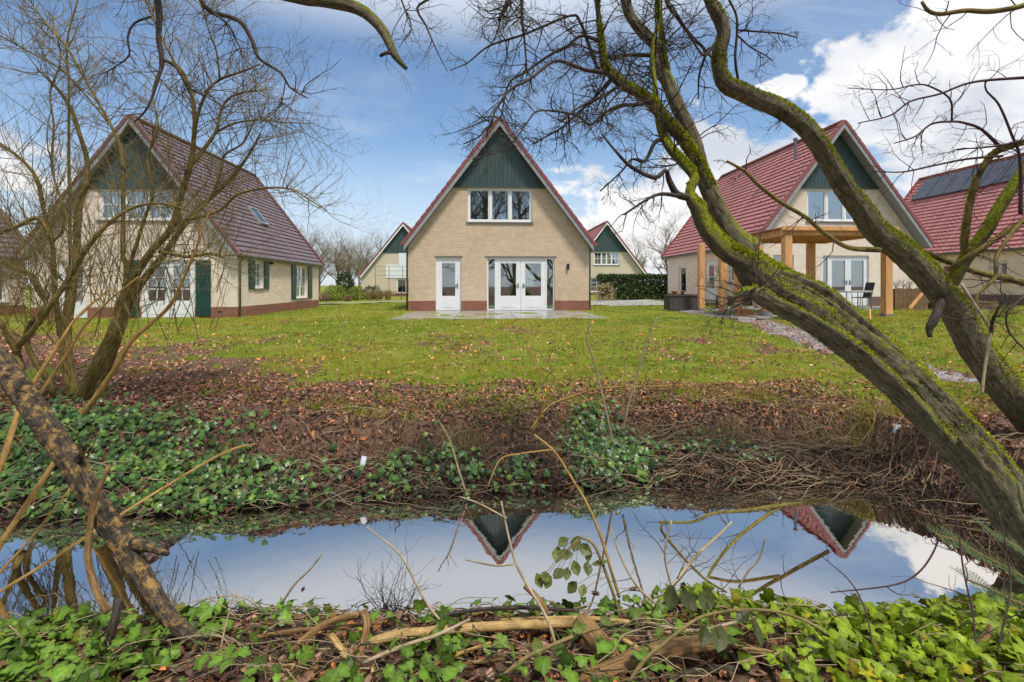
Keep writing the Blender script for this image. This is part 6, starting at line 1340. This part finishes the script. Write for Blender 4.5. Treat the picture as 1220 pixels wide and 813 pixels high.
bramble([(742, 745, 2, 3.0), (728, 700, 2, 3.05), (708, 650, 1.8, 3.1), (690, 640, 1.4, 3.1)], [(664, 661, 3.05, .09), (674, 661, 3.05, .08), (671, 646, 3.08, .08), (686, 648, 3.08, .09), (697, 655, 3.1, .09), (702, 662, 3.1, .08), (686, 677, 3.0, .08), (650, 688, 2.95, .08), (642, 692, 2.95, .08), (653, 694, 2.95, .07), (665, 684, 2.98, .08), (715, 672, 3.08, .1), (700, 678, 3.05, .08), (682, 700, 3.0, .08), (694, 704, 3.0, .07), (675, 684, 3, .07)], 'bramble with green leaves hanging before the open water')
bramble([(585, 820, 2.4, 2.3), (620, 788, 2.4, 2.36), (660, 768, 2.2, 2.42), (700, 752, 2, 2.48), (740, 742, 1.6, 2.55)], [(640, 770, 2.4, .07), (690, 748, 2.45, .07), (722, 740, 2.5, .06)], 'pale green bramble stem crossing the yellow log', col=(1.1, 1.2, .9))
bramble([(740, 828, 2.4, 2.3), (765, 790, 2.4, 2.34), (790, 768, 2.2, 2.38), (830, 738, 2, 2.42), (870, 728, 1.9, 2.46), (920, 728, 1.8, 2.5), (960, 740, 1.6, 2.5), (990, 760, 1.4, 2.5), (1002, 772, 1, 2.5)], [(857, 761, 2.4, .11), (900, 752, 2.42, .12), (820, 716, 2.5, .10), (842, 714, 2.5, .10), (800, 712, 2.5, .10), (885, 735, 2.45, .08), (968, 768, 2.5, .09), (940, 790, 2.4, .09), (838, 758, 2.4, .09)], 'long arching bramble with dusky leaves over the ochre branch', col=(.62, .62, .75))
# yew spray at the side
yw = empty('yew_sprig', (4.2, 3.2, float(height(4.2, 3.2)))); tag(yw, 'feathery green yew spray beside the foot of the leaning trunk', 'yew'); tw = MB(); nl = []; gy_ = np.random.default_rng(9)
mains = []
for rows in ([(1235, 700, 2.2, 3.1), (1205, 680, 2, 3.1), (1170, 662, 1.6, 3.08), (1140, 645, 1.2, 3.05), (1115, 637, .8, 3.02)], [(1240, 680, 2.2, 3.15), (1215, 655, 1.8, 3.15), (1190, 640, 1.4, 3.12), (1170, 625, 1, 3.1)], [(1240, 730, 2.2, 3.0), (1205, 715, 1.8, 3.0), (1175, 700, 1.4, 2.98), (1150, 690, 1, 2.95)], [(1245, 760, 2.2, 2.8), (1215, 752, 1.8, 2.8), (1190, 745, 1.2, 2.78)], [(1240, 640, 2, 3.0), (1220, 610, 1.8, 3.0), (1212, 575, 1.2, 3.0)]):
    p = pix_path(rows, 3, step=.02); mains.append(p); tw.tube(p[:, :3], p[:, 3], 6)
    for i in range(2, len(p)-1, 2):
        for sg in (-1, 1):
            ax = p[i, :3]-p[i-1, :3]; ax /= np.linalg.norm(ax); sd = np.cross(ax, [0, -.3, 1]); sd /= np.linalg.norm(sd); d = ax*.7+sd*sg; L = gy_.uniform(.05, .13); q = p[i, :3]+d*L; tw.tube([p[i, :3], q], [.0015, .0008], 4, cap=False)
            for k in range(9):
                b = p[i, :3]+d*L*(k+1)/9
                for s2 in (-1, 1): nl.append((b, d*.4+np.cross(d, [0, -.5, .9])*s2))
part_at(tw, 'stem', M['twig_olive'], yw, True)
b = np.array([q[0] for q in nl]); d = np.array([q[1] for q in nl]); d /= np.linalg.norm(d, axis=1)[:, None]; L = gy_.uniform(.012, .026, (len(b), 1)); w = np.cross(d, [0, -.7, .7]); w /= np.linalg.norm(w, axis=1)[:, None]
mb = MB(); i = np.arange(len(b))*3; mb.add(np.stack([b-w*.0016, b+w*.0016, b+d*L], 1).reshape(-1, 3), np.stack([i, i+1, i+2], 1), None, np.repeat(gy_.uniform(.6, 1.5, (len(b), 1))*np.ones((1, 3)), 3, 0)); tag(part_at(mb, 'needles', M['needle'], yw, False), kind='stuff')
# dense fine root tangle at the water edge
rt = MB()
for _ in range(26): grow(rt, np.array(P(gd.uniform(452, 478), 735, 3.15)), (gd.uniform(-.9, .9), gd.normal(0, .2), gd.uniform(.5, 1.2)), gd.uniform(.15, .42), .003, gd, 1, .1, .5, 4, (2, 4))
tag(rt.build('twig_tangle', M['bark_dark'], None, False), 'dark fuzzy tangle of fine twigs at the water edge by the pale stalk', 'twigs', kind='stuff')
def on_ground(px, py, y0=4.6, y1=14.0):
    """where the line of sight through a photo pixel meets the land"""
    ys = np.linspace(y0, y1, 900); xs = (px-CX)/FPX*ys; zs = CAMZ-(py-HY)/FPX*ys; h_ = height(xs, ys); i = int(np.argmax(h_ >= zs)); return float(xs[i]), float(ys[i]), float(h_[i])
# drain pipe end and a bit of wood in the bank
x, y, z = on_ground(431, 562); mb = MB(); mb.tube([(0.02, .03, .16), (0.005, 0, .06), (-.02, -.05, -.05)], [.032, .032, .034], 16, cap=True); o = mb.build('drain_pipe', M['plastic'], None, True); o.location = (x, y, z); tag(o, 'short grey white plastic pipe sticking out of the far bank', 'pipe')
x, y, z = on_ground(441, 568); mb = MB(); mb.box(-.05, .05, -.03, .18, -.06, .03); mb.box(-.045, .045, -.035, -.03, -.05, .025); o = mb.build('wood_block', M['old_wood'], None); o.location = (x, y, z); tag(o, 'small square wooden block beside the plastic pipe', 'block')
x, y, z = on_ground(1068, 512); mb = MB(); mb.tube([(-.03, 0, -.05), (0, 0, 0), (.02, 0, .05), (.02, 0, .06)], [.02, .032, .03, .012], 10, .06, 3); o = mb.build('plastic_scrap', M['plastic'], None, True); o.location = (x, y, z); tag(o, 'tiny crumpled white scrap among the brown leaves of the far bank', 'scrap')
